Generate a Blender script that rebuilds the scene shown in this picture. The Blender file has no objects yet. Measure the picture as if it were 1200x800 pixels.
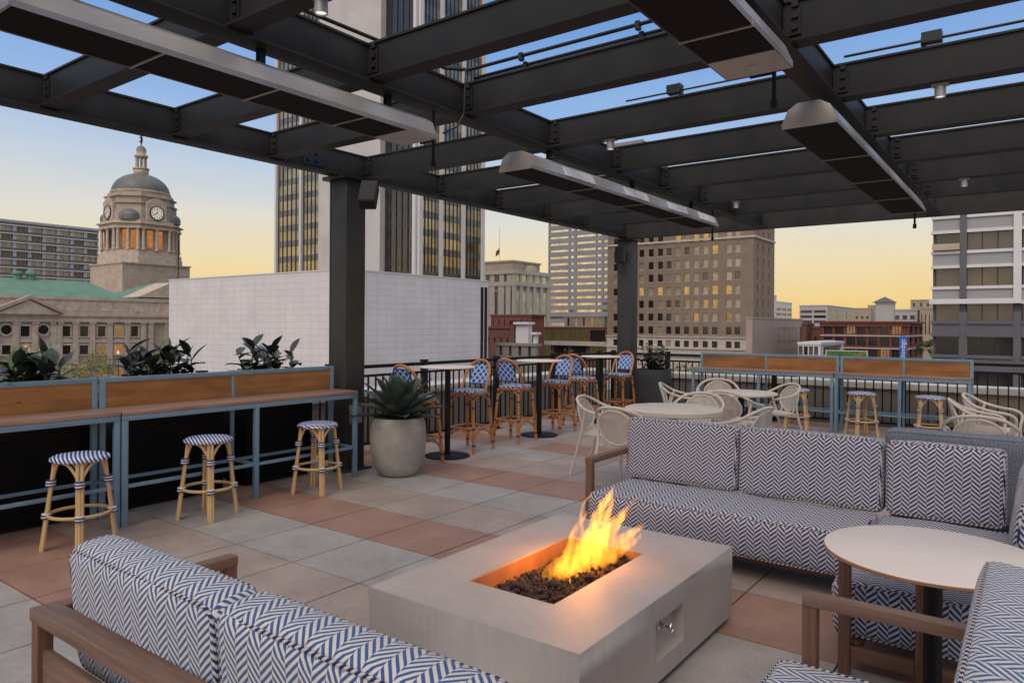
import bpy, bmesh, math, random
from mathutils import Vector, Matrix, noise
PI=math.pi; R=math.radians
rnd=random.Random(7)
sc=bpy.context.scene
col=sc.collection

# ------------------------------------------------------------------ camera
HC=1.6; FOC=840.0; CX=600.0; HY=381.0; ROLL=R(.35); YAW=R(36.4)
Fv=(-math.sin(YAW),math.cos(YAW)); Rv=(math.cos(YAW),math.sin(YAW))
cam=bpy.data.cameras.new('camera'); co=bpy.data.objects.new('camera',cam); col.objects.link(co)
co.location=(0,0,HC)
co.rotation_euler=(Matrix.Rotation(YAW,4,'Z')@Matrix.Rotation(PI/2,4,'X')@Matrix.Rotation(-ROLL,4,'Z').inverted()).to_euler()
cam.sensor_width=36; cam.lens=36*FOC/1200; cam.shift_y=-(400-HY)/1200*1.0; cam.clip_end=6000; cam.clip_start=.05
sc.camera=co
def un(x,y):
    x-=CX;y-=HY
    return x*math.cos(ROLL)+y*math.sin(ROLL), -x*math.sin(ROLL)+y*math.cos(ROLL)
def at(x,d):                      # a point at depth d metres seen in photo column x
    l=(x-CX)/FOC*d
    return d*Fv[0]+l*Rv[0], d*Fv[1]+l*Rv[1]
def onX(c,x,y=381):
    u,w=un(x,y); dx=Fv[0]+u/FOC*Rv[0]; dy=Fv[1]+u/FOC*Rv[1]; d=c/dx; return d*dy, HC-w/FOC*d
def onY(c,x,y=381):
    u,w=un(x,y); dx=Fv[0]+u/FOC*Rv[0]; dy=Fv[1]+u/FOC*Rv[1]; d=c/dy; return d*dx, HC-w/FOC*d

# ------------------------------------------------------------------ mesh builder
class MB:
    def __init__(s): s.v=[];s.f=[];s.uv=[];s.mi=[]
    def face(s,idx,uv=None,m=0):
        s.f.append(tuple(idx)); s.uv.append(uv or [(0,0)]*len(idx)); s.mi.append(m)
    def quad(s,a,b,c,d,uv=None,m=0):
        n=len(s.v); s.v+=[tuple(a),tuple(b),tuple(c),tuple(d)]; s.face((n,n+1,n+2,n+3),uv,m)
    def box(s,x0,x1,y0,y1,z0,z1,m=0,M=None,skip=''):
        if x0>x1:x0,x1=x1,x0
        if y0>y1:y0,y1=y1,y0
        if z0>z1:z0,z1=z1,z0
        n=len(s.v); P=[(x,y,z) for z in (z0,z1) for y in (y0,y1) for x in (x0,x1)]
        ax=max(range(3),key=lambda i:(x1-x0,y1-y0,z1-z0)[i]); ot=[i for i in range(3) if i!=ax]
        off=rnd.random()*7
        for q in P: s.v.append(tuple(M@Vector(q)) if M else q)
        F={'b':(0,2,3,1),'t':(4,5,7,6),'f':(0,1,5,4),'k':(2,6,7,3),'l':(0,4,6,2),'r':(1,3,7,5)}
        for k,f in F.items():
            if k in skip: continue
            nx={'b':2,'t':2,'f':1,'k':1,'l':0,'r':0}[k]
            va=[i for i in ot if i!=nx]; va=va[0]
            if nx==ax: uv=[(P[i][ot[0]]+off,P[i][ot[1]]) for i in f]
            else: uv=[(P[i][ax]+off,P[i][va]+off+nx*.37) for i in f]
            s.face([n+i for i in f],uv,m)
    def tube(s,pts,r,n=8,m=0,closed=False,flat=1.0,caps=True,up=None):
        pts=[Vector(p) for p in pts]; rr=r if isinstance(r,(list,tuple)) else [r]*len(pts)
        N=len(pts); base=len(s.v); prev=None; L=0
        for i,p in enumerate(pts):
            if closed: t=(pts[(i+1)%N]-pts[i-1])
            else: t=(pts[min(i+1,N-1)]-pts[max(i-1,0)])
            if t.length<1e-9: t=Vector((0,0,1))
            t.normalize()
            if prev is None:
                a=Vector(up) if up else (Vector((0,0,1)) if abs(t.z)<.9 else Vector((1,0,0)))
            else: a=prev
            b=(a-t*a.dot(t)); 
            if b.length<1e-6: b=Vector((1,0,0))-t*t.x
            b.normalize(); c=t.cross(b); prev=b
            for k in range(n):
                an=2*PI*k/n; q=p+(b*math.cos(an)*flat+c*math.sin(an))*rr[i]
                s.v.append(tuple(q))
        acc=[0]
        for i in range(1,N): acc.append(acc[-1]+(pts[i]-pts[i-1]).length)
        M_=N if closed else N-1
        for i in range(M_):
            j=(i+1)%N; u0=acc[i];u1=acc[j] if j else acc[-1]+.05
            for k in range(n):
                k2=(k+1)%n
                s.face((base+i*n+k,base+i*n+k2,base+j*n+k2,base+j*n+k),[(u0,k*.05),(u0,(k+1)*.05),(u1,(k+1)*.05),(u1,k*.05)],m)
        if caps and not closed:
            s.face([base+k for k in range(n)][::-1],None,m); s.face([base+(N-1)*n+k for k in range(n)],None,m)
    def lathe(s,prof,c=(0,0,0),n=24,m=0,a0=0,a1=2*PI,sx=1,sy=1):
        base=len(s.v); full=abs(a1-a0-2*PI)<1e-6; K=n if full else n+1
        for r,z in prof:
            for k in range(K):
                a=a0+(a1-a0)*k/n; s.v.append((c[0]+r*math.cos(a)*sx,c[1]+r*math.sin(a)*sy,c[2]+z))
        for i in range(len(prof)-1):
            for k in range(n):
                k2=(k+1)%K
                s.face((base+i*K+k,base+i*K+k2,base+(i+1)*K+k2,base+(i+1)*K+k),[(k/n*3,i*.1),((k+1)/n*3,i*.1),((k+1)/n*3,i*.1+.1),(k/n*3,i*.1+.1)],m)
        if full:
            if prof[0][0]>1e-6: s.face([base+k for k in range(K)][::-1],None,m)
            if prof[-1][0]>1e-6: s.face([base+(len(prof)-1)*K+k for k in range(K)],None,m)
    def prism(s,pts,z0,z1,m=0,axis='z'):
        def P(a,b,h): return {'z':(a,b,h),'y':(a,h,b),'x':(h,a,b)}[axis]
        n=len(pts);b0=len(s.v)
        for a,b in pts: s.v.append(P(a,b,z0))
        for a,b in pts: s.v.append(P(a,b,z1))
        s.face(list(range(b0,b0+n))[::-1],[(a,b) for a,b in pts][::-1],m); s.face(list(range(b0+n,b0+2*n)),[(a,b) for a,b in pts],m)
        for i in range(n):
            j=(i+1)%n; s.face((b0+i,b0+j,b0+n+j,b0+n+i),[(i,z0),(i+1,z0),(i+1,z1),(i,z1)],m)
    def build(s,name,mat,parent=None,smooth=False,loc=None,rot=None,bevel=0,sub=0,weld=False,kind=None):
        me=bpy.data.meshes.new(name); me.from_pydata(s.v,[],s.f)
        uvl=me.uv_layers.new(name='UVMap'); flat=[c for f in s.uv for q in f for c in q]
        uvl.data.foreach_set('uv',flat)
        for m in (mat if isinstance(mat,(list,tuple)) else [mat]): me.materials.append(m)
        if any(s.mi): me.polygons.foreach_set('material_index',s.mi)
        bm=bmesh.new(); bm.from_mesh(me)
        if weld or bevel: bmesh.ops.remove_doubles(bm,verts=bm.verts,dist=1e-5)
        bmesh.ops.recalc_face_normals(bm,faces=bm.faces)
        if bevel:
            es=[e for e in bm.edges if len(e.link_faces)==2 and e.calc_face_angle(0)>R(35)]
            bmesh.ops.bevel(bm,geom=es,offset=bevel,segments=2,affect='EDGES',profile=.6,clamp_overlap=True)
        bm.to_mesh(me); bm.free()
        if smooth or bevel: me.polygons.foreach_set('use_smooth',[True]*len(me.polygons)); 
        if smooth or bevel: me.set_sharp_from_angle(angle=R(40))
        o=bpy.data.objects.new(name,me); col.objects.link(o)
        if parent: o.parent=parent
        if loc: o.location=loc
        if rot: o.rotation_euler=rot
        if kind: o['kind']=kind
        return o
def tag(o,label=None,cat=None,group=None,kind=None):
    if label:o['label']=label
    if cat:o['category']=cat
    if group:o['group']=group
    if kind:o['kind']=kind
    return o
def thing(name,label,cat,loc=(0,0,0),rz=0,group=None):
    o=bpy.data.objects.new(name,None); col.objects.link(o); o.location=loc; o.rotation_euler=(0,0,rz); o.empty_display_size=.1
    return tag(o,label,cat,group)
def dup(root,loc,rz,label):
    r=root.copy(); col.objects.link(r); r.location=loc; r.rotation_euler=(0,0,rz); r['label']=label
    for ch in list(root.children):
        c=ch.copy(); col.objects.link(c); c.parent=r
        for g in list(ch.children):
            d=g.copy(); col.objects.link(d); d.parent=c
    return r
def struct(o): o['kind']='structure'; return o

# ------------------------------------------------------------------ materials
def lin(r,g,b):
    f=lambda c:(c/255/12.92 if c/255<=.04045 else ((c/255+.055)/1.055)**2.4)
    return (f(r),f(g),f(b),1)
class NT:
    def __init__(s,name):
        s.m=bpy.data.materials.new(name); s.m.use_nodes=True; s.t=s.m.node_tree; s.n=s.t.nodes; s.l=s.t.links
        s.b=s.n['Principled BSDF']; s.out=s.n['Material Output']
    def node(s,t,**k):
        x=s.n.new(t)
        for a,b in k.items():
            if a.startswith('i_'): 
                x.inputs[a[2:]].default_value=b
            else: setattr(x,a,b)
        return x
    def link(s,a,b): s.l.new(a,b)
    def math(s,op,a,b=None,c=None):
        x=s.n.new('ShaderNodeMath'); x.operation=op
        for i,q in enumerate((a,b,c)):
            if q is None: continue
            if isinstance(q,(int,float)): x.inputs[i].default_value=q
            else: s.l.new(q,x.inputs[i])
        return x.outputs[0]
    def mix(s,f,a,b,mode='MIX'):
        x=s.n.new('ShaderNodeMix'); x.data_type='RGBA'; x.blend_type=mode
        for i,q in ((0,f),(6,a),(7,b)):
            if isinstance(q,(int,float,tuple)): x.inputs[i].default_value=q
            else: s.l.new(q,x.inputs[i])
        return x.outputs[2]
    def coord(s,k='Object',scale=None):
        t=s.n.new('ShaderNodeTexCoord').outputs[k]
        if scale:
            m=s.n.new('ShaderNodeMapping'); m.inputs['Scale'].default_value=scale; s.l.new(t,m.inputs[0]); t=m.outputs[0]
        return t
    def noise(s,vec,scale,detail=4,rough=.55):
        x=s.n.new('ShaderNodeTexNoise'); x.inputs['Scale'].default_value=scale; x.inputs['Detail'].default_value=detail; x.inputs['Roughness'].default_value=rough
        s.l.new(vec,x.inputs['Vector']); return x.outputs['Fac']
    def ramp(s,fac,stops):
        x=s.n.new('ShaderNodeValToRGB'); e=x.color_ramp.elements
        while len(e)<len(stops): e.new(.5)
        for q,(p,c) in zip(e,stops): q.position=p; q.color=c if len(c)==4 else (*c,1)
        s.l.new(fac,x.inputs[0]); return x.outputs[0]
    def color(s,c): 
        if isinstance(c,tuple): s.b.inputs['Base Color'].default_value=c if len(c)==4 else (*c,1)
        else: s.l.new(c,s.b.inputs['Base Color'])
    def bump(s,h,strength=.3,dist=.01):
        x=s.n.new('ShaderNodeBump'); x.inputs['Strength'].default_value=strength; x.inputs['Distance'].default_value=dist
        s.l.new(h,x.inputs['Height']); s.l.new(x.outputs[0],s.b.inputs['Normal'])
    def set(s,rough=.6,metal=0,spec=.5): 
        s.b.inputs['Roughness'].default_value=rough; s.b.inputs['Metallic'].default_value=metal; s.b.inputs['Specular IOR Level'].default_value=spec
def plain(name,c,rough=.6,metal=0,var=.18,scale=6,bump=0,bscale=60,spec=.5,world=False):
    t=NT(name); v=t.coord('Object'); c=c if len(c)==4 else (*c,1)
    n=t.noise(v,scale,5,.6)
    d=tuple(q*(1-var) for q in c[:3])+(1,); h=tuple(min(1,q*(1+var)) for q in c[:3])+(1,)
    t.color(t.ramp(n,[(.3,d),(.7,h)])); t.set(rough,metal,spec)
    r=t.math('MULTIPLY_ADD',n,.25,rough-.12); t.link(r,t.b.inputs['Roughness'])
    if bump: t.bump(t.noise(v,bscale,4,.6),bump,.004)
    return t.m
def wood(name,c1,c2,rough=.55,us=2.5,vs=45,knots=False,streak=.5):
    t=NT(name); uv=t.coord('UV',(us,vs,1)); uv2=t.coord('UV',(us*3,vs*3.5,1)); uv3=t.coord('UV',(1.2,3.5,1))
    n=t.noise(uv,1,5,.6); f=t.noise(uv2,1,3,.6); g=t.noise(uv3,2,3,.5)
    a=t.math('ADD',t.math('MULTIPLY',n,.6),t.math('MULTIPLY',f,.25)); a=t.math('ADD',a,t.math('MULTIPLY',g,streak*.4))
    t.color(t.ramp(a,[(.38,(*c2,1)),(.72 if streak<1 else .95,(*c1,1))])); t.set(rough); t.bump(a,.25,.003); return t.m
def herring(name,navy,cream,w=.055,p=.024,k=1.9,duty=.5,off=.5,weave=900):
    t=NT(name); uv=t.coord('UV'); s=t.node('ShaderNodeSeparateXYZ'); 
    dn=t.node('ShaderNodeTexNoise'); dn.inputs['Scale'].default_value=7; t.link(uv,dn.inputs['Vector'])
    wob=t.math('MULTIPLY_ADD',dn.outputs['Fac'],.012,-.006)
    t.link(uv,s.inputs[0]); u,v=s.outputs[0],s.outputs[1]
    u=t.math('ADD',u,wob)
    pp=t.math('PINGPONG',t.math('DIVIDE',u,w),1.0)
    ph=t.math('ADD',t.math('DIVIDE',v,p),t.math('MULTIPLY',pp,k))
    ph=t.math('ADD',ph,t.math('MULTIPLY',t.math('FLOORED_MODULO',t.math('FLOOR',t.math('DIVIDE',u,w)),2.0),off))
    fr=t.math('FRACT',ph)
    edge=t.noise(uv,weave,2,.7); fr=t.math('ADD',fr,t.math('MULTIPLY_ADD',edge,.16,-.08))
    mr=t.node('ShaderNodeMapRange'); mr.interpolation_type='SMOOTHSTEP'; mr.inputs['From Min'].default_value=duty-.05; mr.inputs['From Max'].default_value=duty+.05
    tri=t.math('ABSOLUTE',t.math('MULTIPLY_ADD',fr,2,-1)); t.link(tri,mr.inputs['Value'])
    wv=t.noise(uv,500,2,.8)
    nv=t.mix(wv,(*[q*.7 for q in navy],1),(*[min(1,q*1.5+.01) for q in navy],1)); cr=t.mix(wv,(*[q*.8 for q in cream],1),(*cream,1))
    t.color(t.mix(mr.outputs[0],nv,cr)); t.set(.88,0,.2)
    t.b.inputs['Sheen Weight'].default_value=.15
    cr2=t.math('MULTIPLY',t.noise(t.coord('UV',(7,4.5,1)),1,3,.55),4.5); t.bump(t.math('ADD',cr2,t.math('ADD',wv,t.math('MULTIPLY',mr.outputs[0],.4))),.40,.002); return t.m
def brick(name,c1,c2,mort,bw=.45,bh=.16,ms=.015,rough=.85,var=.5,offset=.5):
    t=NT(name); v=t.coord('Object'); s=t.node('ShaderNodeSeparateXYZ'); t.link(v,s.inputs[0])
    cx=t.node('ShaderNodeCombineXYZ'); t.link(t.math('ADD',s.outputs[0],s.outputs[1]),cx.inputs[0]); t.link(s.outputs[2],cx.inputs[1])
    b=t.node('ShaderNodeTexBrick'); b.offset=offset; b.inputs['Scale'].default_value=1; b.inputs['Brick Width'].default_value=bw; b.inputs['Row Height'].default_value=bh; b.inputs['Mortar Size'].default_value=ms
    b.inputs['Color1'].default_value=(*c1,1); b.inputs['Color2'].default_value=(*c2,1); b.inputs['Mortar'].default_value=(*mort,1); t.link(cx.outputs[0],b.inputs['Vector'])
    n=t.noise(v,.35,6,.6); dirt=t.ramp(n,[(.3,(1-var*.5,)*3),(.7,(1,1,1))])
    t.color(t.mix(1.0,b.outputs[0],dirt,'MULTIPLY')); t.set(rough); return t.m
def emit(name,c,s):
    t=NT(name); t.n.remove(t.b); e=t.node('ShaderNodeEmission'); e.inputs[0].default_value=(*c,1)
    v=t.coord('Object'); n=t.noise(v,.9,3,.6); e.inputs[1].default_value=s
    t.link(t.math('MULTIPLY',t.math('MULTIPLY_ADD',n,1.4,.3),s),e.inputs[1]); t.link(e.outputs[0],t.out.inputs[0]); return t.m
def lamp_mat(name,c,s):
    t=NT(name); t.n.remove(t.b); e=t.node('ShaderNodeEmission'); e.inputs[0].default_value=(*c,1); e.inputs[1].default_value=s; t.link(e.outputs[0],t.out.inputs[0]); return t.m

M={}
M['column']=plain('grey_painted_column_steel',(.052,.051,.049),.5,0,.2,2.4,.1,90,.2)
M['steel']=plain('dark_grey_painted_steel',(.031,.029,.027),.55,0,.30,2.6,.15,90,.18)
M['steel_hi']=plain('grey_painted_steel',(.0235,.0225,.0215),.55,0,.28,2.2,.1,90,.2)
M['black']=plain('black_metal',(.010,.010,.011),.45,0,.25,5,spec=.22)
M['bolt']=plain('bolt_steel',(.03,.03,.03),.4,.6)
M['heater']=plain('brushed_heater_metal',(.40,.375,.35),.42,.35,.12,3)
M['grille']=None
M['white']=plain('pale_hood_reflection',(.70,.69,.67),.5)
M['blue']=plain('blue_grey_powder_coated_steel',(.165,.27,.365),.45,0,.12,9,.1,200)
M['barwood']=wood('orange_brown_varnished_wood',(.44,.20,.065),(.10,.034,.011),.42,.9,18,streak=1.5)
M['bartop']=wood('weathered_red_brown_wood_top',(.42,.29,.235),(.20,.095,.065),.38,1.6,30)
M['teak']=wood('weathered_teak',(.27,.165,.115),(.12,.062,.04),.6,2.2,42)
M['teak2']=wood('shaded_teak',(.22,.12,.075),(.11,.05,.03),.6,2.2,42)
M['rattan']=wood('pale_rattan_cane',(.72,.50,.25),(.50,.31,.13),.4,4,20)
M['rattan_orange']=wood('orange_stained_rattan_cane',(.62,.27,.065),(.36,.12,.025),.35,4,20)
M['navy']=plain('navy_plastic_wrap',(.02,.04,.16),.4)
M['wrapwhite']=plain('white_plastic_wrap',(.7,.7,.72),.4)
M['cream']=plain('cream_painted_resin',(.60,.53,.46),.6,0,.08,4,.08,150,.2)
M['tabletop']=plain('pale_pink_beige_laminate',(.76,.67,.61),.5,0,.04,1.5,spec=.25)
M['tableedge']=plain('brown_laminate_edge',(.28,.14,.07),.5)
M['fabric']=herring('navy_cream_herringbone_fabric',(.008,.030,.15),(.64,.61,.56),w=.047,p=.0275,k=1.45,duty=.50)
M['fabric_blue']=herring('blue_white_herringbone_fabric',(.038,.088,.235),(.72,.68,.62),w=.050,p=.0235,k=2.0,duty=.48,off=.5)
M['tweed']=None
t=NT('blue_grey_tweed'); uv=t.coord('UV'); n=t.noise(uv,170,3,.9); t.color(t.ramp(n,[(.36,(.025,.04,.09,1)),(.5,(.12,.14,.2,1)),(.66,(.6,.58,.55,1))])); t.set(.9,0,.2); t.bump(n,.4,.003); M['tweed']=t.m
M['piping']=None
t=NT('navy_cream_twisted_piping'); uv=t.coord('UV'); s=t.node('ShaderNodeSeparateXYZ'); t.link(uv,s.inputs[0]); fr=t.math('FRACT',t.math('ADD',t.math('MULTIPLY',s.outputs[0],40),t.math('MULTIPLY',s.outputs[1],4)))
t.color(t.mix(t.math('GREATER_THAN',fr,.5),(.02,.03,.1,1),(.55,.5,.45,1))); t.set(.85,0,.2); M['piping']=t.m
# concrete of the fire table
t=NT('smooth_cast_concrete'); v=t.coord('Object'); a=t.noise(v,2.2,6,.6); b=t.noise(t.coord('Object',(30,30,2.5)),1,4,.6); c=t.noise(v,55,4,.6)
t.color(t.ramp(t.math('ADD',t.math('MULTIPLY',a,.6),t.math('ADD',t.math('MULTIPLY',b,.25),t.math('MULTIPLY',c,.15))),[(.34,(.36,.32,.295,1)),(.66,(.48,.435,.405,1))])); t.set(.55); t.bump(c,.12,.003); M['concrete']=t.m
M['pot']=None
t=NT('rough_beige_cement_pot'); v=t.coord('Object'); a=t.noise(v,5,6,.65); c=t.noise(v,60,4,.7); t.color(t.ramp(a,[(.3,(.28,.26,.225,1)),(.7,(.44,.415,.37,1))])); t.set(.9); t.bump(c,.6,.006); M['pot']=t.m
M['greybox']=plain('charcoal_fibre_planter',(.03,.032,.038),.6,0,.2,2,.1,40)
M['blackbox']=plain('black_planter_metal',(.005,.005,.0055),.55,0,.3,3,spec=.12)
M['soil']=plain('dark_soil',(.02,.014,.01),.95,0,.4,30,.6,40)
M['rock']=plain('lava_rock',(.05,.03,.022),.85,0,.45,30,.8,120)
M['glow_tinted_steel']=plain('glow_tinted_steel_liner',(.42,.22,.11),.5,.2)  # orange glow of the fire put into the liner colour
M['chrome']=plain('polished_metal',(.6,.6,.6),.18,1)
M['speaker']=plain('black_speaker_plastic',(.018,.018,.018),.6)
M['grassy']=plain('green_shrub_mass',(.09,.14,.03),.8,0,.5,8)
# perforated heater grille
t=NT('perforated_dark_grille'); v=t.coord('Object'); vo=t.node('ShaderNodeTexVoronoi'); vo.inputs['Scale'].default_value=60; vo.inputs['Randomness'].default_value=0.0; t.link(v,vo.inputs['Vector'])
t.color(t.mix(t.math('GREATER_THAN',vo.outputs['Distance'],.35),(.004,.004,.005,1),(.018,.016,.017,1))); t.set(.7,0,.08); M['grille']=t.m
# woven seats
def woven(name,blue,white,kind):
    t=NT(name); v=t.coord('UV'); s=t.node('ShaderNodeSeparateXYZ'); t.link(v,s.inputs[0]); x,y=s.outputs[0],s.outputs[1]
    if kind=='seat':
        a=t.math('FRACT',t.math('MULTIPLY',x,27)); b=t.math('FRACT',t.math('ADD',t.math('MULTIPLY',y,25),t.math('MULTIPLY',t.math('FLOOR',t.math('MULTIPLY',x,27)),.5)))
        m=t.math('GREATER_THAN',b,.56)
    elif kind=='seat2':
        a=t.math('FRACT',t.math('MULTIPLY',x,36)); b=t.math('FRACT',t.math('MULTIPLY',t.math('ADD',x,y),27)); m=t.math('GREATER_THAN',b,.52)
    else:
        p=t.math('PINGPONG',t.math('MULTIPLY',t.math('ADD',x,y),23),1.0); q=t.math('PINGPONG',t.math('MULTIPLY',t.math('SUBTRACT',x,y),23),1.0)
        m=t.math('GREATER_THAN',t.math('MAXIMUM',p,q),.72); a=p
        dots=t.math('GREATER_THAN',t.math('FRACT',t.math('MULTIPLY',y,90)),.35); m=t.math('MULTIPLY',m,t.math('MAXIMUM',dots,.4))
    t.color(t.mix(m,(*blue,1),(*white,1))); t.set(.4); t.bump(t.math('ABSOLUTE',t.math('MULTIPLY_ADD',a,2,-1)),.5,.004); return t.m
M['weave']=woven('blue_white_woven_seat',(.018,.045,.24),(.66,.66,.68),'seat')
M['weave2']=woven('blue_white_striped_weave',(.018,.045,.24),(.64,.68,.72),'seat2')
M['weaveback']=woven('blue_white_lattice_weave',(.025,.085,.40),(.55,.70,.80),'back')
# cane like perforated back of the cream chairs (holes are dark dots in the resin)
t=NT('perforated_cream_resin'); v=t.coord('UV'); vo=t.node('ShaderNodeTexVoronoi'); vo.inputs['Scale'].default_value=75; vo.inputs['Randomness'].default_value=.05; t.link(v,vo.inputs['Vector'])
hole=t.math('LESS_THAN',vo.outputs['Distance'],.30)
tr=t.node('ShaderNodeBsdfTransparent'); mx=t.node('ShaderNodeMixShader'); t.color((.56,.50,.44,1)); t.set(.5); t.link(hole,mx.inputs[0]); t.link(t.b.outputs[0],mx.inputs[1]); t.link(tr.outputs[0],mx.inputs[2]); t.link(mx.outputs[0],t.out.inputs[0]); M['creamperf']=t.m
# plants
def leafmat(name,c1,c2,rough=.45):
    t=NT(name); v=t.coord('Object'); n=t.noise(v,9,3,.6); t.color(t.ramp(n,[(.3,(*c1,1)),(.7,(*c2,1))])); t.set(rough); return t.m
M['agave']=leafmat('blue_grey_agave_leaf',(.032,.052,.042),(.085,.11,.09),.5)
M['ficus']=leafmat('dark_rubber_plant_leaf',(.012,.022,.016),(.04,.06,.042),.3)
M['ficus2']=leafmat('variegated_green_leaf',(.10,.15,.04),(.22,.26,.12),.35)
M['shrubleaf']=leafmat('dark_green_shrub_leaf',(.012,.024,.010),(.04,.06,.03),.4)
M['treeleaf']=leafmat('spring_green_leaf',(.10,.12,.02),(.24,.24,.05),.6)
M['treeleaf2']=leafmat('green_leaf',(.04,.07,.015),(.10,.15,.03),.6)
M['bark']=plain('bark',(.08,.055,.04),.9,0,.4,20,.5,40)
# buildings
M['limestone']=brick('weathered_limestone',(.50,.405,.325),(.44,.355,.28),(.36,.29,.23),1.6,.55,.02,.85,.6)
M['limestone2']=plain('carved_limestone',(.47,.385,.31),.85,0,.22,.8,.4,3)
M['copper']=None
t=NT('green_copper_roof'); v=t.coord('Object'); s=t.node('ShaderNodeSeparateXYZ'); t.link(v,s.inputs[0]); st=t.math('FRACT',t.math('MULTIPLY',s.outputs[1],1.4)); n=t.noise(v,.4,4,.6)
t.color(t.mix(t.math('LESS_THAN',st,.12),t.ramp(n,[(.3,(.09,.20,.14,1)),(.7,(.14,.27,.20,1))]),(.06,.14,.10,1))); t.set(.7); M['copper']=t.m
M['dome']=plain('dark_grey_copper_dome',(.12,.125,.118),.5,0,.25,.5)
M['whitetile']=brick('white_glazed_panels',(.70,.67,.665),(.67,.64,.64),(.50,.475,.475),1.2,.6,.018,.6,.25,0)
M['towerwhite']=plain('pale_concrete',(.50,.47,.455),.8,0,.10,.15)
M['pier']=plain('white_stone_pier',(.60,.58,.57),.7,0,.06,.3)
def glass(name,c,rough=.06,metal=0,spec=.5,var=.3,sc_=.25):
    t=NT(name); v=t.coord('Object'); n=t.noise(v,sc_,2,.5); t.color(t.ramp(n,[(.3,(*[q*(1-var) for q in c],1)),(.7,(*[q*(1+var) for q in c],1))])); t.set(rough,metal,spec); t.b.inputs['IOR'].default_value=1.7; t.bump(t.noise(v,.6,1,.5),.02,.1); return t.m
M['glassgold']=glass('bronze_mirror_glass',(.36,.29,.19),.10,.85,var=.45,sc_=.14)
M['glassspan']=glass('grey_spandrel_glass',(.14,.135,.13),.2,.5)
M['glassdark']=glass('dark_window_glass',(.018,.017,.016),.1,0,.5)
M['glassbrown']=glass('brown_reflective_glass',(.095,.074,.060),.18,.08)
M['glassbrown2']=glass('dark_brown_spandrel_glass',(.05,.042,.038),.15,.4)
M['glassblind']=glass('blinds_behind_glass',(.33,.275,.21),.2,.2)
M['glassgreen']=glass('pale_green_glass',(.55,.58,.38),.25,.3)
M['glassstripe']=glass('pale_mirror_glass',(.62,.56,.42),.10,.9)
M['lit']=emit('warm_lit_window',(1,.60,.20),.50)
M['litdim']=emit('dim_warm_lit_window',(.9,.5,.22),.28)
M['litorange']=emit('orange_window_and_sky_glow',(.95,.36,.10),.45)
M['mullion']=plain('dark_mullion',(.03,.028,.026),.5)
M['hotel']=brick('tan_brown_brick',(.27,.20,.15),(.23,.17,.125),(.27,.21,.165),.5,.2,.02,.9,.4)
M['hotelstone']=plain('cream_limestone_base',(.50,.44,.38),.8,0,.12,.5)
M['redbrick']=brick('dark_red_brick',(.20,.045,.032),(.15,.035,.028),(.14,.08,.06),.5,.2,.02,.9,.4)
M['redbrick2']=brick('brown_red_brick',(.19,.075,.05),(.14,.055,.04),(.15,.09,.07),.5,.2,.02,.9,.5)
M['beige']=plain('beige_stucco',(.36,.28,.235),.85,0,.1,.3)
M['tan']=plain('tan_concrete',(.36,.29,.22),.85,0,.15,.4)
M['officegrey']=plain('grey_metal_cladding',(.40,.385,.38),.6,0,.08,.2)
M['stripegrey']=plain('blue_grey_precast',(.24,.235,.245),.7,0,.08,.1)
M['rightgrey']=None
t=NT('ribbed_grey_cladding'); v=t.coord('Object'); s=t.node('ShaderNodeSeparateXYZ'); t.link(v,s.inputs[0]); st=t.math('FRACT',t.math('MULTIPLY',s.outputs[2],3.2)); t.color(t.mix(t.math('LESS_THAN',st,.12),(.32,.31,.32,1),(.22,.215,.22,1))); t.set(.55); M['rightgrey']=t.m
M['darkgrey']=plain('dark_blue_grey_cladding',(.10,.10,.115),.6,0,.1,.3)
M['lightpanel']=plain('white_metal_panels',(.62,.60,.60),.5,0,.05,.4)
M['asphalt']=plain('asphalt',(.05,.05,.052),.9,0,.25,.5)
M['roofing']=plain('grey_roofing',(.12,.115,.11),.9,0,.25,.3)
M['coping']=plain('white_stone_coping',(.55,.53,.51),.7,0,.1,2)
M['parapet']=plain('taupe_stucco_parapet',(.21,.185,.165),.85,0,.1,1.5,.1,60)
M['banner']=plain('blue_banner',(.02,.12,.50),.6)
M['letter']=plain('white_letter',(.8,.8,.8),.6)
M['mural']=None
t=NT('green_painted_mural'); v=t.coord('Object'); n=t.noise(v,.8,5,.7); t.color(t.ramp(n,[(.35,(.02,.10,.05,1)),(.5,(.06,.17,.03,1)),(.65,(.25,.20,.03,1))])); t.set(.8); M['mural']=t.m
M['clock']=lamp_mat('lit_clock_dial',(1,.93,.80),.52)

# ------------------------------------------------------------------ world and light
w=bpy.data.worlds.new('World'); sc.world=w; w.use_nodes=True; nt=w.node_tree; N=nt.nodes; L=nt.links
bg=N['Background']; tc=N.new('ShaderNodeTexCoord'); sep=N.new('ShaderNodeSeparateXYZ'); L.new(tc.outputs['Generated'],sep.inputs[0])
rp=N.new('ShaderNodeValToRGB')
cm=N.new('ShaderNodeMapping'); cm.inputs['Scale'].default_value=(2.2,2.2,16); L.new(tc.outputs['Generated'],cm.inputs[0]); cn=N.new('ShaderNodeTexNoise'); cn.inputs['Scale'].default_value=1; cn.inputs['Detail'].default_value=5; L.new(cm.outputs[0],cn.inputs['Vector'])
ca=N.new('ShaderNodeMath'); ca.operation='MULTIPLY_ADD'; L.new(cn.outputs['Fac'],ca.inputs[0]); ca.inputs[1].default_value=.05; ca.inputs[2].default_value=-.025
cb=N.new('ShaderNodeMath'); cb.operation='ADD'; L.new(ca.outputs[0],cb.inputs[0]); L.new(sep.outputs[2],cb.inputs[1]); L.new(cb.outputs[0],rp.inputs[0]); e=rp.color_ramp.elements
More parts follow.
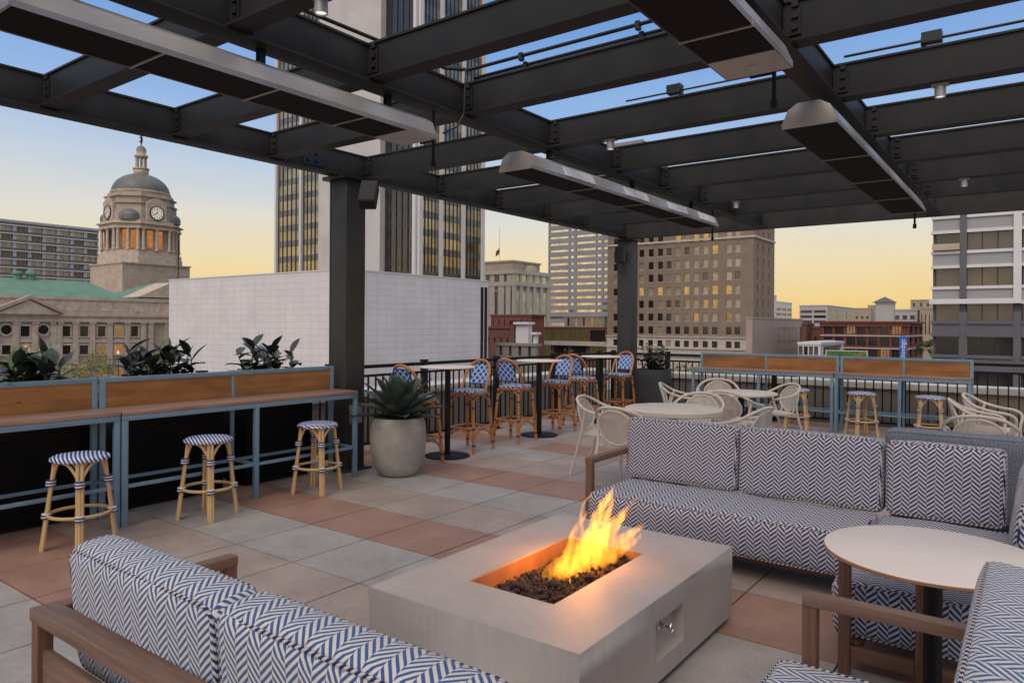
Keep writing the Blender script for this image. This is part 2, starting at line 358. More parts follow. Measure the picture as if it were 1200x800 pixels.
stops=[(0,lin(234,196,116)),(.035,lin(238,206,136)),(.09,lin(234,215,172)),(.14,lin(220,216,205)),(.205,lin(188,202,219)),(.28,lin(145,179,224)),(.40,lin(106,152,212)),(.62,lin(176,184,205)),(1,(1.0,.93,.88,1))]
while len(e)<len(stops): e.new(.5)
for q,(p_,c_) in zip(e,stops): q.position=p_; q.color=c_
sky=N.new('ShaderNodeTexSky'); sky.sky_type='NISHITA'; sky.sun_disc=False; sky.sun_elevation=R(48); SUNAZ=R(165); sky.sun_rotation=SUNAZ
sky.air_density=1; sky.dust_density=1.5
# glow of the low sun behind the photographer
dt=N.new('ShaderNodeVectorMath'); dt.operation='DOT_PRODUCT'; L.new(tc.outputs['Generated'],dt.inputs[0]); 
sd=Vector((math.sin(SUNAZ),math.cos(SUNAZ),.12)).normalized(); dt.inputs[1].default_value=sd
def wm(op,a,b):
    x=N.new('ShaderNodeMath'); x.operation=op
    for i,q in enumerate((a,b)):
        if isinstance(q,(int,float)): x.inputs[i].default_value=q
        else: L.new(q,x.inputs[i])
    return x.outputs[0]
gl=wm('POWER',wm('MAXIMUM',wm('MULTIPLY_ADD' if False else 'ADD',dt.outputs['Value'],.15),0.0),1.6)
mx=N.new('ShaderNodeMix'); mx.data_type='RGBA'; mx.blend_type='ADD'; mx.clamp_factor=False; L.new(gl,mx.inputs[0]); L.new(rp.outputs[0],mx.inputs[6]); mx.inputs[7].default_value=(.36,.30,.26,1)
sk=N.new('ShaderNodeMix'); sk.data_type='RGBA'; sk.blend_type='ADD'; sk.inputs[0].default_value=1; 
sm=N.new('ShaderNodeMix'); sm.data_type='RGBA'; sm.blend_type='MULTIPLY'; sm.inputs[0].default_value=1; L.new(sky.outputs[0],sm.inputs[6]); sm.inputs[7].default_value=(.008,.008,.008,1)
L.new(mx.outputs[2],sk.inputs[6]); L.new(sm.outputs[2],sk.inputs[7]); L.new(sk.outputs[2],bg.inputs[0]); bg.inputs[1].default_value=1.0
sun=bpy.data.lights.new('sun','SUN'); sun.energy=1.5; sun.angle=R(38); sun.color=(1,.86,.72); so=bpy.data.objects.new('sun',sun); col.objects.link(so)
so.rotation_euler=Vector((math.sin(SUNAZ),math.cos(SUNAZ),math.tan(R(48)))).to_track_quat('Z','Y').to_euler()
sc.view_settings.view_transform='Standard'; sc.view_settings.look='None'; sc.view_settings.exposure=0; sc.view_settings.gamma=1
# ------------------------------------------------------------------ deck
T=.655; TX=-.17*T; TY=.60*T; ZG=-15.0
RX=-6.8; RY=12.5            # railing planes
tile_cols=[(.392,.362,.340),(.40,.32,.28),(.37,.215,.16),(.46,.40,.365)]
tm=[]
for k,c in enumerate(tile_cols):
    t=NT('porcelain_paver_'+['grey','taupe','terracotta','pale'][k]); v=t.coord('Object'); n=t.noise(v,2.2,6,.65); n2=t.noise(v,38,4,.7)
    a=t.math('ADD',t.math('MULTIPLY',n,.65),t.math('MULTIPLY',n2,.35))
    gr=t.noise(v,.9,6,.7); sp_=t.node('ShaderNodeTexNoise'); sp_.inputs['Scale'].default_value=14; sp_.inputs['Detail'].default_value=1; t.link(v,sp_.inputs['Vector']); stn=t.math('GREATER_THAN',sp_.outputs['Fac'],.735)
    bc=t.ramp(a,[(.34,(*[q*.76 for q in c],1)),(.62,(*[q*1.12 for q in c],1))]); bc=t.mix(1.0,bc,t.ramp(gr,[(.32,(.80,.78,.76,1)),(.55,(1,1,1,1))]),'MULTIPLY'); t.color(t.mix(t.math('MULTIPLY',stn,.28),bc,(.14,.12,.11,1))); t.b.inputs['Specular IOR Level'].default_value=.4
    t.link(t.math('MULTIPLY_ADD',n,.35,.38),t.b.inputs['Roughness']); t.bump(n2,.18,.003); tm.append(t.m)
rows={-6:0,-5:2,-4:1,-3:0,-2:2,-1:1,0:0,1:2,2:1,3:0,4:2,5:1,6:0,7:2,8:1,9:0,10:3,11:2,12:0,13:1,14:2}
mb=MB(); g_=.0055
j0=-7
for j in range(-7,15):
    for i in range(-6,14):
        x0=TX+(i-5)*T; y0=TY+(j+4)*T
        if x0+T<RX-.1 or y0>RY+.2: continue
        k=rows.get(j,0); r=rnd.random()
        if j>=6 or j<-2 or i>5:
            if r<.14: k={0:3,1:0,2:1,3:0}[k]
            elif r<.24: k=1
        if i>=7 and j==2: k=0
        tilt=[rnd.uniform(-.0008,.0008) for _ in range(4)]
        n=len(mb.v); x1=x0+T-g_;y1=y0+T-g_; x0+=g_;y0+=g_
        for (x,y),z in zip([(x0,y0),(x1,y0),(x1,y1),(x0,y1)],tilt): mb.v.append((x,y,z))
        for (x,y) in [(x0,y0),(x1,y0),(x1,y1),(x0,y1)]: mb.v.append((x,y,-.03))
        mb.face((n,n+1,n+2,n+3),None,k)
        for a in range(4): mb.face((n+a,n+4+a,n+4+(a+1)%4,n+(a+1)%4),None,k)
struct(mb.build('deck_floor',tm))
mb=MB(); mb.box(-7.3,9.5,-9,13.1,-.35,-.035); struct(mb.build('deck_slab',M['mullion']))
mb=MB(); mb.box(-7.25,9.4,-8.9,13.0,ZG,-.36); tag(mb.build('podium_building',M['beige']),'beige building block carrying the roof terrace','building')
# ground, streets
mb=MB(); mb.quad((-3000,-3000,ZG),(3000,-3000,ZG),(3000,3500,ZG),(-3000,3500,ZG)); struct(mb.build('ground',M['roofing']))
def strip(name,x0,x1,y0,y1,mat,z): mb=MB(); mb.box(x0,x1,y0,y1,ZG-.05,ZG+z); return struct(mb.build(name,mat))
strip('street',-26,-14,-300,600,M['asphalt'],.02); strip('street',-13.9,400,34,46,M['asphalt'],.02); strip('pavement',-13.8,-9.5,-300,33.5,M['tan'],.14); strip('pavement',-30.5,-26.1,-300,600,M['tan'],.14)
mb=MB()
for k in range(60): mb.box(-20.1,-19.9,-40+k*6,-37+k*6,ZG+.021,ZG+.026)
struct(mb.build('road_marking',M['coping']))
# parapet walls round the deck with a pale coping
def parapet(name,x0,x1,y0,y1,label,z=.60,ov=.05):
    t=thing(name,label,'wall',((x0+x1)/2,(y0+y1)/2,0)); m=MB(); cx,cy=(x0+x1)/2,(y0+y1)/2
    m.box(x0-cx,x1-cx,y0-cy,y1-cy,-.6,z); m.build('wall_face',M['parapet'],t)
    m=MB(); m.box(x0-cx-ov,x1-cx+ov,y0-cy-ov,y1-cy+ov,z+.002,z+.10); m.build('coping',M['coping'],t,bevel=.008); return t
parapet('parapet_wall',-6.2,9.4,13.0,13.35,'low taupe parapet wall with pale coping behind the far railing and far bar')
parapet('parapet_wall',-7.75,-7.35,-2,13.35,'low taupe parapet wall beyond the black railing along the white block side')
# railing: one thing per run
def railing(x0,y0,x1,y1,label,posts,z=1.07):
    L=math.hypot(x1-x0,y1-y0); t=thing('railing',label,'railing',(x0,y0,0),math.atan2(y1-y0,x1-x0))
    m=MB(); m.box(0,L,-.022,.022,z-.022,z+.022); m.build('top_rail',M['black'],t,bevel=.004)
    m=MB(); m.box(0,L,-.018,.018,z-.13,z-.10); m.build('second_rail',M['black'],t)
    m=MB(); m.box(0,L,-.018,.018,.09,.12); m.build('bottom_rail',M['black'],t)
    m=MB(); k=.06; 
    while k<L:
        m.box(k-.009,k+.009,-.009,.009,.12,z-.13); k+=.125
    m.build('balusters',M['black'],t)
    for p in posts:
        q=MB(); q.box(p-.038,p+.038,-.038,.038,0,z+.04); q.box(p-.046,p+.046,-.046,.046,z+.04,z+.055); q.box(p-.07,p+.07,-.07,.07,0,.012); q.build('post',M['black'],t,bevel=.003)
    return t
railing(RX,-1,RX,RY,'long black metal railing behind the planters and the high chairs',[.1+1.62*k for k in range(9)])
railing(RX,RY,6,RY,'black metal railing along the far edge behind the far bar',[.06]+[1.2+1.95*k for k in range(6)])

# ------------------------------------------------------------------ pergola
pg=thing('pergola','dark grey steel beam pergola standing over the terrace on two visible columns','pergola',(-6.2,5.25,0))
def pb(m,name,mat,**k): return m.build(name,mat,pg,**k)
PX,PY=-6.2,5.25
def ibeam(m,ax,c,a0,a1,z0,z1,fw=.15,tw=.012,tf=.016):
    if ax=='Y':
        m.box(c-tw,c+tw,a0,a1,z0+tf,z1-tf); m.box(c-fw/2,c+fw/2,a0,a1,z0,z0+tf); m.box(c-.028,c+.028,a0,a1,z1-tf,z1)
    else:
        m.box(a0,a1,c-tw,c+tw,z0+tf,z1-tf); m.box(a0,a1,c-fw/2,c+fw/2,z0,z0+tf); m.box(a0,a1,c-.024,c+.024,z1-tf,z1)
def sh(m,dx,dy):
    m.v=[(x-dx,y-dy,z) for x,y,z in m.v]; return m
ZB,ZT=3.22,3.505
GX=[-6.2,-3.7,-1.24,1.22,3.7]; PYs=[1.25,2.31,3.34,4.33,5.58,6.8,8.02,9.25,10.4]; YE=11.95; YS=-3.0
for gx in GX:
    m=MB(); ibeam(m,'Y',gx,YS,YE-.012,ZB,ZT,.17,.014,.018); pb(sh(m,PX,PY),'girder',M['steel'],bevel=.002)
m=MB(); ibeam(m,'X',YE+.07,-6.29,3.79,ZB-.002,ZT+.002,.14,.014,.018); pb(sh(m,PX,PY),'end_beam',M['steel'])
for y in [-2.2,-1,.1]+PYs:
    for a,b in zip(GX[:-1],GX[1:]):
        if b>1.3 and y<2: continue
        m=MB(); ibeam(m,'X',y,a+.018,b-.018,ZB+.02,ZT-.004,.14,.010,.015)
        for s,xx in ((1,a+.02),(-1,b-.02)):      # bolted shear plates
            m.box(xx,xx+s*.10,y-.022,y-.013,ZB+.07,ZT-.06)
            for k in range(3): m.box(xx+s*.05,xx+s*.085,y-.036,y-.0225,ZB+.10+k*.065,ZB+.13+k*.065)
        pb(sh(m,PX,PY),'purlin',M['steel_hi'])
# stiffener plates on the girders
for gx in GX[:3]:
    for y in PYs[1:]:
        for s in (-1,1):
            if gx==GX[0] and s<0: continue
            m=MB(); m.box(gx+s*.0145,gx+s*.07,y+.10,y+.112,ZB+.02,ZT-.02); pb(sh(m,PX,PY),'stiffener',M['steel_hi'])
m=MB()      # splice plate with six bolts on the outer girder
m.box(-6.2+.0145,-6.2+.026,4.70,4.95,ZB+.05,ZT-.05)
for a in range(2):
    for b in range(3): m.lathe([(0,0),(.014,.0),(.014,.014),(0,.014)],(0,0,0),6) if 0 else m.box(-6.2+.0265,-6.2+.045,4.75+a*.11,4.778+a*.11,ZB+.085+b*.075,ZB+.113+b*.075)
pb(sh(m,PX,PY),'splice_plate',M['bolt'])
def hcol(x,y,zt):
    c=MB(); w_=.14; d_=.135; tf=.02
    c.box(x-w_,x-w_+tf,y-d_,y+d_,.02,zt); c.box(x+w_-tf,x+w_,y-d_,y+d_,.02,zt)
    c.box(x-w_+tf,x+w_-tf,y-d_+.004,y-d_+.03,.02,zt); c.box(x-w_+tf,x+w_-tf,y+d_-.03,y+d_-.004,.02,zt)
    c.box(x-.2,x+.2,y-.2,y+.2,0,.02); o=pb(sh(c,PX,PY),'column',M['column'],bevel=.003)
    h=MB(); h.box(x-.19,x+.19,y-.2,y+.2,zt-.04,zt); h.box(x-.12,x+.12,y-.013,y+.013,zt-.16,zt-.041,); 
    h2=sh(h,PX,PY).build('cap_plate',M['bolt'],pg)
hcol(-6.2,5.32,ZB-.001); hcol(-6.2,12.03,ZB-.001)
# conduits that run along the purlin tops (fixed to the frame)
def conduit(y,x0,x1,z,r=.014):
    m=MB(); m.tube([(x0,y,z),(x1,y,z)],r,8)
    x=x0+.5
    while x<x1: 
        m.box(x-.015,x+.015,y-.02,y+.02,z-.035,z+.02); x+=.95
    pb(sh(m,PX,PY),'conduit',M['bolt'])
conduit(4.36,-3.6,1.2,ZT+.035); conduit(4.30,-3.6,1.2,ZT+.085); conduit(5.58,-2.9,-1.3,ZT+.04,.008); conduit(5.58,-1.15,1.2,ZT+.045,.010)
m=MB(); m.tube([(-3.6,4.3,ZT+.085),(-3.72,4.15,ZT+.08),(-3.72,2.4,ZT+.05),(-3.72,1.3,ZT+.05)],.014,8); m.tube([(-3.55,4.22,ZT+.07),(-3.55,4.2,ZT+.05),(-3.55,4.18,ZB-.01),(-3.56,4.12,ZB-.12),(-3.60,4.0,ZB-.19)],.007,8); pb(sh(m,PX,PY),'conduit',M['bolt'])
for (x,y) in ((-2.45,5.58),(-.6,5.58)):
    m=MB(); m.box(x-.06,x+.06,y-.04,y+.04,ZT+.02,ZT+.09); pb(sh(m,PX,PY),'junction_box',M['bolt'])
# downlights fixed to the purlins
dls=[(-2.9,2.31,'round downlight on the purlin above the big left heater'),(-3.05,5.58,'round downlight below the purlin near the middle heater'),(-.55,5.58,'round downlight at the upper right between sky strips'),(-3.2,9.25,'small downlight far back beside the middle heater end'),(-.68,9.25,'small downlight far back to the right of the long heater')]
for i,(x,y,lb) in enumerate(dls):
    t=thing('downlight',lb,'light',(x,y,ZB+.018),0,'downlights under the pergola')
    m=MB(); m.box(-.05,.05,-.035,.035,-.014,-.001); m.lathe([(.02,-.014),(.034,-.016),(.034,-.09),(.030,-.09),(.028,-.082)],(0,0,0),20); m.build('housing',M['heater'],t,smooth=True)
    m=MB(); m.lathe([(.0,-.083),(.027,-.083),(.027,-.081),(0,-.081)],(0,0,0),20); m.build('lens',lamp_mat('downlight_lens',(1,.95,.85),1.0) if i==0 else bpy.data.materials['downlight_lens'],t)
# patio heaters hung under the girders
def heater(x,y0,y1,label,zb=2.95,caps=True):
    L=y1-y0; t=thing('patio_heater',label,'heater',(x,y0,zb),0,'radiant heaters hung below the pergola girders')
    pr=[(-.175,0),(.175,0),(.175,.03),(.135,.125),(.07,.165),(-.07,.165),(-.135,.125),(-.175,.03)]
    m=MB()
    # hood: side skins
    for (a,b) in zip(pr[1:],pr[2:]+pr[:1]):
        if a==pr[0] : continue
        m.quad((a[0],.01,a[1]),(b[0],.01,b[1]),(b[0],L-.01,b[1]),(a[0],L-.01,a[1]),[(0,0),(0,.1),(L,.1),(L,0)])
    for k in range(1,4): 
        yy=L*k/4; m.box(-.178,.178,yy-.006,yy+.006,-.003,.03)
    m.build('hood',M['heater'],t)
    m=MB(); m.prism(pr,-.002,.012,axis='y'); m.build('end_cap',M['heater'],t,bevel=.002)
    m=MB(); m.prism(pr,L-.012,L+.002,axis='y'); m.build('end_cap',M['heater'],t,bevel=.002)
    m=MB(); m.box(-.165,.165,.02,L-.30 if caps else L-.02,.004,.02); m.build('grille',M['grille'],t)
    if caps: m=MB(); m.box(-.17,.17,L-.295,L-.01,.001,.02); 
    if caps:
        m.box(-.03,.03,L-.16,L-.145,-.001,.001); m.build('control_panel',M['heater'],t)
    m=MB()
    for yy in (L*.12,L*.5,L*.88): m=MB(); m.box(-.02,.02,yy-.02,yy+.02,.166,.27); m.build('hanger',M['bolt'],t)
    m=MB(); m.tube([(.05,L,.06),(.05,L+.06,.05),(.05,L+.10,.05)],.012,8); m.tube([(.05,L+.10,.25),(.05,L+.10,-.16)],.012,8); m.tube([(.05,L+.10,-.12),(.05,L+.10,-.17)],.02,8); m.tube([(.05,L+.1,.03),(-.08,L+.1,.03)],.012,8); m.build('gas_drop_pipe',M['black'],t)
    return t
heater(-3.72,1.18,3.87,'long pale heater at the upper left crossing above the near column')
heater(-3.70,5.05,9.5,'long heater in the middle below the girder with sky reflections painted as pale plates',caps=False)
heater(-1.22,1.3,3.87,'dark mesh heater cut by the top edge with a pale control panel end')
heater(-1.26,5.05,9.6,'long dark heater at the upper right running away from the rounded near end',caps=False)
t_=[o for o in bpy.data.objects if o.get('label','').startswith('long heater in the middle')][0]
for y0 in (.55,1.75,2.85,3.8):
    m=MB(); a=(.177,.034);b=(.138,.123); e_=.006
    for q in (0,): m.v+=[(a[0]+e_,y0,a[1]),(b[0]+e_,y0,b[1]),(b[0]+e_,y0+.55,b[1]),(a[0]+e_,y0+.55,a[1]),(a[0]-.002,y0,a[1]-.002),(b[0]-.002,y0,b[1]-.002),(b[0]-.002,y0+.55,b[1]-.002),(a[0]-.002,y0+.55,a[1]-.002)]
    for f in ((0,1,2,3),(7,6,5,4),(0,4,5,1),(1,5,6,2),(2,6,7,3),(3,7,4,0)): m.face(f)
    m.build('hood_reflection',M['white'],t_)  # pale plates paint the sky reflections between the beams onto the hood
# speakers on the columns
def speaker(loc,rz,tilt,label):
    t=thing('loudspeaker',label,'speaker',loc,rz,'loudspeakers on the pergola columns'); m=MB()
    Mx=Matrix.Rotation(tilt,4,'X'); m.box(-.09,.09,-.16,-.015,-.15,.15,M=Mx); m.build('cabinet',M['speaker'],t,bevel=.015)
    m=MB(); m.box(-.08,.08,-.166,-.161,-.14,.14,M=Mx); m.build('grille',M['black'],t)
    m=MB(); m.tube([(0,.05,0),(0,-.03,0)],.02,8); m.box(-.04,.04,.04,.055,-.06,.06); m.build('bracket',M['black'],t)
speaker((-5.90,5.38,2.95),R(35),R(-34),'black loudspeaker tilted down on the near column')
speaker((-6.2,11.80,2.88),R(10),R(-8),'black loudspeaker high on the far column')
t=tag(MB().build('junction_box',M['steel_hi']) if 0 else thing('electrical_box','grey electrical box on the near column behind the end of the left bar','electrical box',(-6.045,5.3,.62)))
m=MB(); m.box(-.008,.05,-.07,.07,-.1,.1); m.build('cover',M['heater'],t,bevel=.004); m=MB(); m.tube([(.02,0,-.1),(.02,0,-.6)],.01,6); m.build('conduit',M['bolt'],t)
# ------------------------------------------------------------------ soft furniture helpers
def cushion(name,sx,sy,sz,loc,parent,mat,rot=(0,0,0),r=.05,puff=.02,pipe='y',nseg=(18,6,12),pm=None,uvo=None):
    """rounded, slightly puffed box centred on its origin"""
    hx,hy,hz=sx/2,sy/2,sz/2; nx,ny,nz=nseg; V={};vs=[];fs=[];m=MB()
    uo=uvo if uvo is not None else rnd.random()*.05
    def pt(a,b,c):
        k=(round(a,5),round(b,5),round(c,5))
        if k in V: return V[k]
        x,y,z=a*hx,b*hy,c*hz
        ix=max(-hx+r,min(hx-r,x));iy=max(-hy+r,min(hy-r,y));iz=max(-hz+r,min(hz-r,z))
        d=Vector((x-ix,y-iy,z-iz))
        if d.length>1e-7: d=d.normalized()*r
        q=Vector((ix,iy,iz))+d
        A,B,C_=(1-a*a),(1-b*b),(1-c*c)
        q.y+=b*puff*max(0,A)**.6*max(0,C_)**.6; q.z+=c*puff*.7*max(0,A)**.6*max(0,B)**.6; q.x+=a*puff*.4*max(0,B)**.6*max(0,C_)**.6
        wv=noise.noise(Vector((q.x*3+uo*90,q.y*3,q.z*3)))*.008+noise.noise(Vector((q.x*11+uo*50,q.y*9,q.z*11)))*.0025; q+=Vector((wv,wv,wv))
        V[k]=len(m.v); m.v.append(tuple(q)); return V[k]
    def warp(t_,n): # denser near the ends
        return math.sin(t_*PI/2) 
    def grid(n): return [warp(-1+2*i/n,n) for i in range(n+1)]
    gx,gy,gz=grid(nx),grid(ny),grid(nz)
    def uvof(i,ax):
        x,y,z=m.v[i]
        return {'y':(x+uo,z),'z':(x+uo,(y+hz)*(.55 if sy>.6 and sx>.9 else 1)),'x':(y+uo,z)}[ax]
    def F(a,b,c,d,ax): m.face((a,b,c,d),[uvof(q,ax) for q in (a,b,c,d)])
    for s in (-1,1):
        for i in range(nx):
            for k in range(nz): F(pt(gx[i],s,gz[k]),pt(gx[i+1],s,gz[k]),pt(gx[i+1],s,gz[k+1]),pt(gx[i],s,gz[k+1]),'y')
        for i in range(nx):
            for j in range(ny): F(pt(gx[i],gy[j],s),pt(gx[i+1],gy[j],s),pt(gx[i+1],gy[j+1],s),pt(gx[i],gy[j+1],s),'z')
        for j in range(ny):
            for k in range(nz): F(pt(s,gy[j],gz[k]),pt(s,gy[j+1],gz[k]),pt(s,gy[j+1],gz[k+1]),pt(s,gy[j],gz[k+1]),'x')
    o=m.build(name,mat,parent,smooth=False,loc=loc,rot=rot); o.data.polygons.foreach_set('use_smooth',[True]*len(o.data.polygons))
    # twisted piping round the two broad faces
    e=r*.32
    for s in (-1,1):
        pts=[]
        def P(a,b):
            if pipe=='y': return (a,s*(hy-e+.004),b)
            if pipe=='z': return (a,b,s*(hz-e+.004))
            return (s*(hx-e+.004),a,b)
        A,B={'y':(hx,hz),'z':(hx,hy),'x':(hy,hz)}[pipe]; A-=e;B-=e; rr=r
        for cx_,cy_,a0 in ((A-rr,B-rr,0),(-A+rr,B-rr,90),(-A+rr,-B+rr,180),(A-rr,-B+rr,270)):
            for q in range(5):
                an=R(a0+22.5*q); pts.append(P(cx_+rr*math.cos(an),cy_+rr*math.sin(an)))
        pm_=MB(); pm_.tube(pts,.0058,6,closed=True); po=pm_.build('piping',pm or M['piping'],o,smooth=True)
    return o
def bar_z(m,x,y,z0,z1,s=.05,s2=None): m.box(x-s/2,x+s/2,y-(s2 or s)/2,y+(s2 or s)/2,z0,z1)

# lounge frame in local coords: x along the seat 0..L, y from the front 0 to the back D
AZ=.63
def frame(t,L,D,left=True,right=True,backz=AZ,wide=.085,slat=True,arm_w=.06):
    def arm(x,nm='arm'):
        m=MB(); m.box(x-arm_w/2,x+arm_w/2,.06,D-(wide if slat else 0)-.001,AZ-.042,AZ)
        m.build(nm,M['teak'],t,bevel=.004)
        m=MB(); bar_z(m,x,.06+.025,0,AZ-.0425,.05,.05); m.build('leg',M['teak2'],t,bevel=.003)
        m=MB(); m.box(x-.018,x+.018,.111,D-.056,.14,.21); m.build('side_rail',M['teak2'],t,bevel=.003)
    if left: arm(arm_w/2)
    if right: arm(L-arm_w/2)
    for x in ((arm_w/2,) if left else (.03,))+((L-arm_w/2,) if right else (L-.03,)):
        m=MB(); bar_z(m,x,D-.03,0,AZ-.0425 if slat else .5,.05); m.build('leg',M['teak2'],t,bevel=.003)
    if not left: m=MB(); bar_z(m,.05,.12,0,.13); m.build('leg',M['teak2'],t)
    if slat:
        m=MB(); m.box(0,L,D-wide,D,AZ-.042,AZ+.0015); m.build('back_rail',M['teak'],t,bevel=.004)
        m=MB(); m.box(.056,L-.056,D-.045,D-.02,.24,AZ-.135); m.build('back_panel',M['teak'],t,bevel=.003)
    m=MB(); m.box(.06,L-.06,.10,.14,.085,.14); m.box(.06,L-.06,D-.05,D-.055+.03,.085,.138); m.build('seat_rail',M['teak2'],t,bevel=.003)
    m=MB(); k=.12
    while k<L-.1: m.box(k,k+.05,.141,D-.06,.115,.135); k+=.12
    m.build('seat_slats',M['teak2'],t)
# A: near left sofa, seen from behind; faces +Y
LA=1.95; tA=thing('outdoor_sofa','blue and white herringbone sofa in the foreground seen from behind its teak back rail','sofa',(-2.76+LA,1.80,0),PI)
frame(tA,LA,.81)
wA=(LA-.12)/2
for k in range(2):
    x=.06+wA*(k+.5)
    cushion('back_cushion',wA-.006,.17,.445,(x,.625,.625),tA,M['fabric_blue'],(R(-5),0,0),.05,.014,'y',(20,8,14))
    cushion('seat_cushion',wA-.006,.56,.25,(x,.27,.265),tA,M['fabric_blue'],(0,0,0),.045,.012,'z',(14,10,6))
# B: long sofa facing the camera, with the corner; faces -Y
XB0=-2.70; YB=4.52
tB=thing('sectional_sofa','long navy and cream herringbone corner sofa behind the fire table','sofa',(XB0,YB,0))
LB=3.2; frame(tB,LB,.86,left=True,right=False,slat=False)
xs=[(-2.66,-1.765),(-1.755,-.815),(-.805,-.155)]
for a,b in xs: cushion('back_cushion',b-a-.006,.18,.47,((a+b)/2-XB0,.72,.63),tB,M['fabric'],(R(-6),0,0),.034,.013,'y',(20,8,16))
for a,b in ((-2.64,-.83),(-.82,.45)): cushion('seat_cushion',b-a-.008,.66,.255,((a+b)/2-XB0,.31,.27),tB,M['fabric'],(0,0,0),.04,.008,'z',(26,12,8))
# the arm of the corner that comes forward on the right: seat faces -X
def addD():
    for a,b in ((3.66,4.50),): cushion('seat_cushion',.66,b-a,.255,(-.80+.33-XB0,(a+b)/2-YB,.272),tB,M['fabric'],(0,0,0),.04,.008,'z',(12,16,8))
    for a,b in ((3.74,4.50),(4.51,5.14)): cushion('back_cushion',b-a-.01,.19,.45,(.005-XB0,(a+b)/2-YB,.625),tB,M['fabric'],(R(-5),0,R(-90)),.05,.02,'y',(16,8,14))
    for (x,nm) in ((-.725,'leg'),(-.41,'leg'),(.12,'leg')):
        m=MB(); bar_z(m,x-XB0,3.60-YB,0,.585,.05,.045); m.build(nm,M['teak2'],tB,bevel=.003)
    m=MB(); m.box(-.75-XB0,.15-XB0,3.575-YB,3.625-YB,.5855,.62); m.build('arm',M['teak'],tB,bevel=.004)
    for a,b in ((-.699,-.436),(-.384,.094)):
        m=MB(); m.box(a-XB0,b-XB0,3.585-YB,3.615-YB,.07,.135); m.build('side_rail',M['teak2'],tB,bevel=.003)
    m=MB(); m.box(-.71-XB0,-.67-XB0,3.63-YB,4.60-YB,.085,.138); m.build('seat_rail',M['teak2'],tB,bevel=.003)
addD()
# tweed sofa standing back to back behind the corner
tW=thing('tweed_sofa','blue grey tweed sofa back standing right behind the corner sofa','sofa',(-.86,5.62,0))
cushion('backrest',1.9,.17,.56,(.95,.0,.62),tW,M['tweed'],(R(2),0,0),.035,.006,'y',(20,8,12),pm=M['tweed'])
cushion('seat',1.9,.62,.22,(.95,.42,.30),tW,M['tweed'],(0,0,0),.035,.01,'z',(16,8,6),pm=M['navy'])
m=MB(); 
for x in (.06,1.84):
    for y in (0,.66): bar_z(m,x,y,0,.19)
m.build('legs',M['teak2'],tW)
# C: lounge chair at the lower right facing -X
tC=thing('lounge_chair','herringbone lounge seat with teak arm in the bottom right corner','armchair',(-.755,2.79,0),R(-90))
frame(tC,1.25,.83,left=True,right=True)
cushion('seat_cushion',1.11,.62,.25,(.625,.29,.268),tC,M['fabric_blue'],(0,0,0),.045,.012,'z',(14,12,6))
cushion('back_cushion',1.11,.18,.46,(.625,.68,.645),tC,M['fabric_blue'],(R(-7),0,0),.04,.012,'y',(16,8,14))
# side table between the two
tS=thing('side_table','round pale topped side table with black pedestal beside the lounge chair','table',(-.35,3.40,0))
m=MB(); m.lathe([(.409,.662),(.413,.664),(.413,.674),(.411,.676)],n=72); m.build('edge_band',M['tableedge'],tS,smooth=True)
m=MB(); m.lathe([(0,.6765),(.410,.6765),(.412,.6750)],n=72); m.lathe([(0,.661),(.409,.661)],n=72); m.build('tabletop',M['tabletop'],tS,smooth=True)
m=MB(); m.lathe([(.035,.02),(.035,.63),(.11,.65),(.11,.66)],n=24); m.build('pedestal',M['black'],tS,smooth=True)
m=MB(); m.lathe([(.24,0),(.24,.012),(.06,.022),(0,.022)],n=36); m.build('base',M['black'],tS,smooth=True)

# ------------------------------------------------------------------ fire table
PXA,PXB,PYA,PYB,PZ=-2.46,-1.345,2.25,3.86,.405
OXA,OXB,OYA,OYB=-2.15,-1.675,2.585,3.47
tF=thing('fire_table','rectangular concrete fire table with flames in the middle of the lounge','fire pit',((PXA+PXB)/2,(PYA+PYB)/2,0)); FX,FY=(PXA+PXB)/2,(PYA+PYB)/2
m=MB(); Y1,_=onX(PXB,769,720); Y2,_=onX(PXB,801,700); zr0,zr1=.13,.30
def q4(a,b,c,d): m.quad(a,b,c,d)
z0=.035
m.quad((PXA,PYA,z0),(PXB,PYA,z0),(PXB,PYA,PZ),(PXA,PYA,PZ)); m.quad((PXA,PYB,z0),(PXB,PYB,z0),(PXB,PYB,PZ),(PXA,PYB,PZ)); m.quad((PXA,PYA,z0),(PXA,PYB,z0),(PXA,PYB,PZ),(PXA,PYA,PZ))
# right side with the control recess
ys=[PYA,Y1,Y2,PYB]; zs=[z0,zr0,zr1,PZ]
for i in range(3):
    for k in range(3):
        if i==1 and k==1: continue
        m.quad((PXB,ys[i],zs[k]),(PXB,ys[i+1],zs[k]),(PXB,ys[i+1],zs[k+1]),(PXB,ys[i],zs[k+1]))
xr=PXB-.06
m.quad((xr,Y1,zr0),(xr,Y2,zr0),(xr,Y2,zr1),(xr,Y1,zr1)); m.quad((PXB,Y1,zr0),(xr,Y1,zr0),(xr,Y1,zr1),(PXB,Y1,zr1)); m.quad((PXB,Y2,zr0),(xr,Y2,zr0),(xr,Y2,zr1),(PXB,Y2,zr1)); m.quad((PXB,Y1,zr0),(PXB,Y2,zr0),(xr,Y2,zr0),(xr,Y1,zr0)); m.quad((PXB,Y1,zr1),(PXB,Y2,zr1),(xr,Y2,zr1),(xr,Y1,zr1))
xs_=[PXA,OXA,OXB,PXB]; yy=[PYA,Y1,Y2,PYB]
xs4=[PXA,OXA,OXB,PXB]; ys6=sorted([PYA,OYA,Y1,Y2,OYB,PYB])
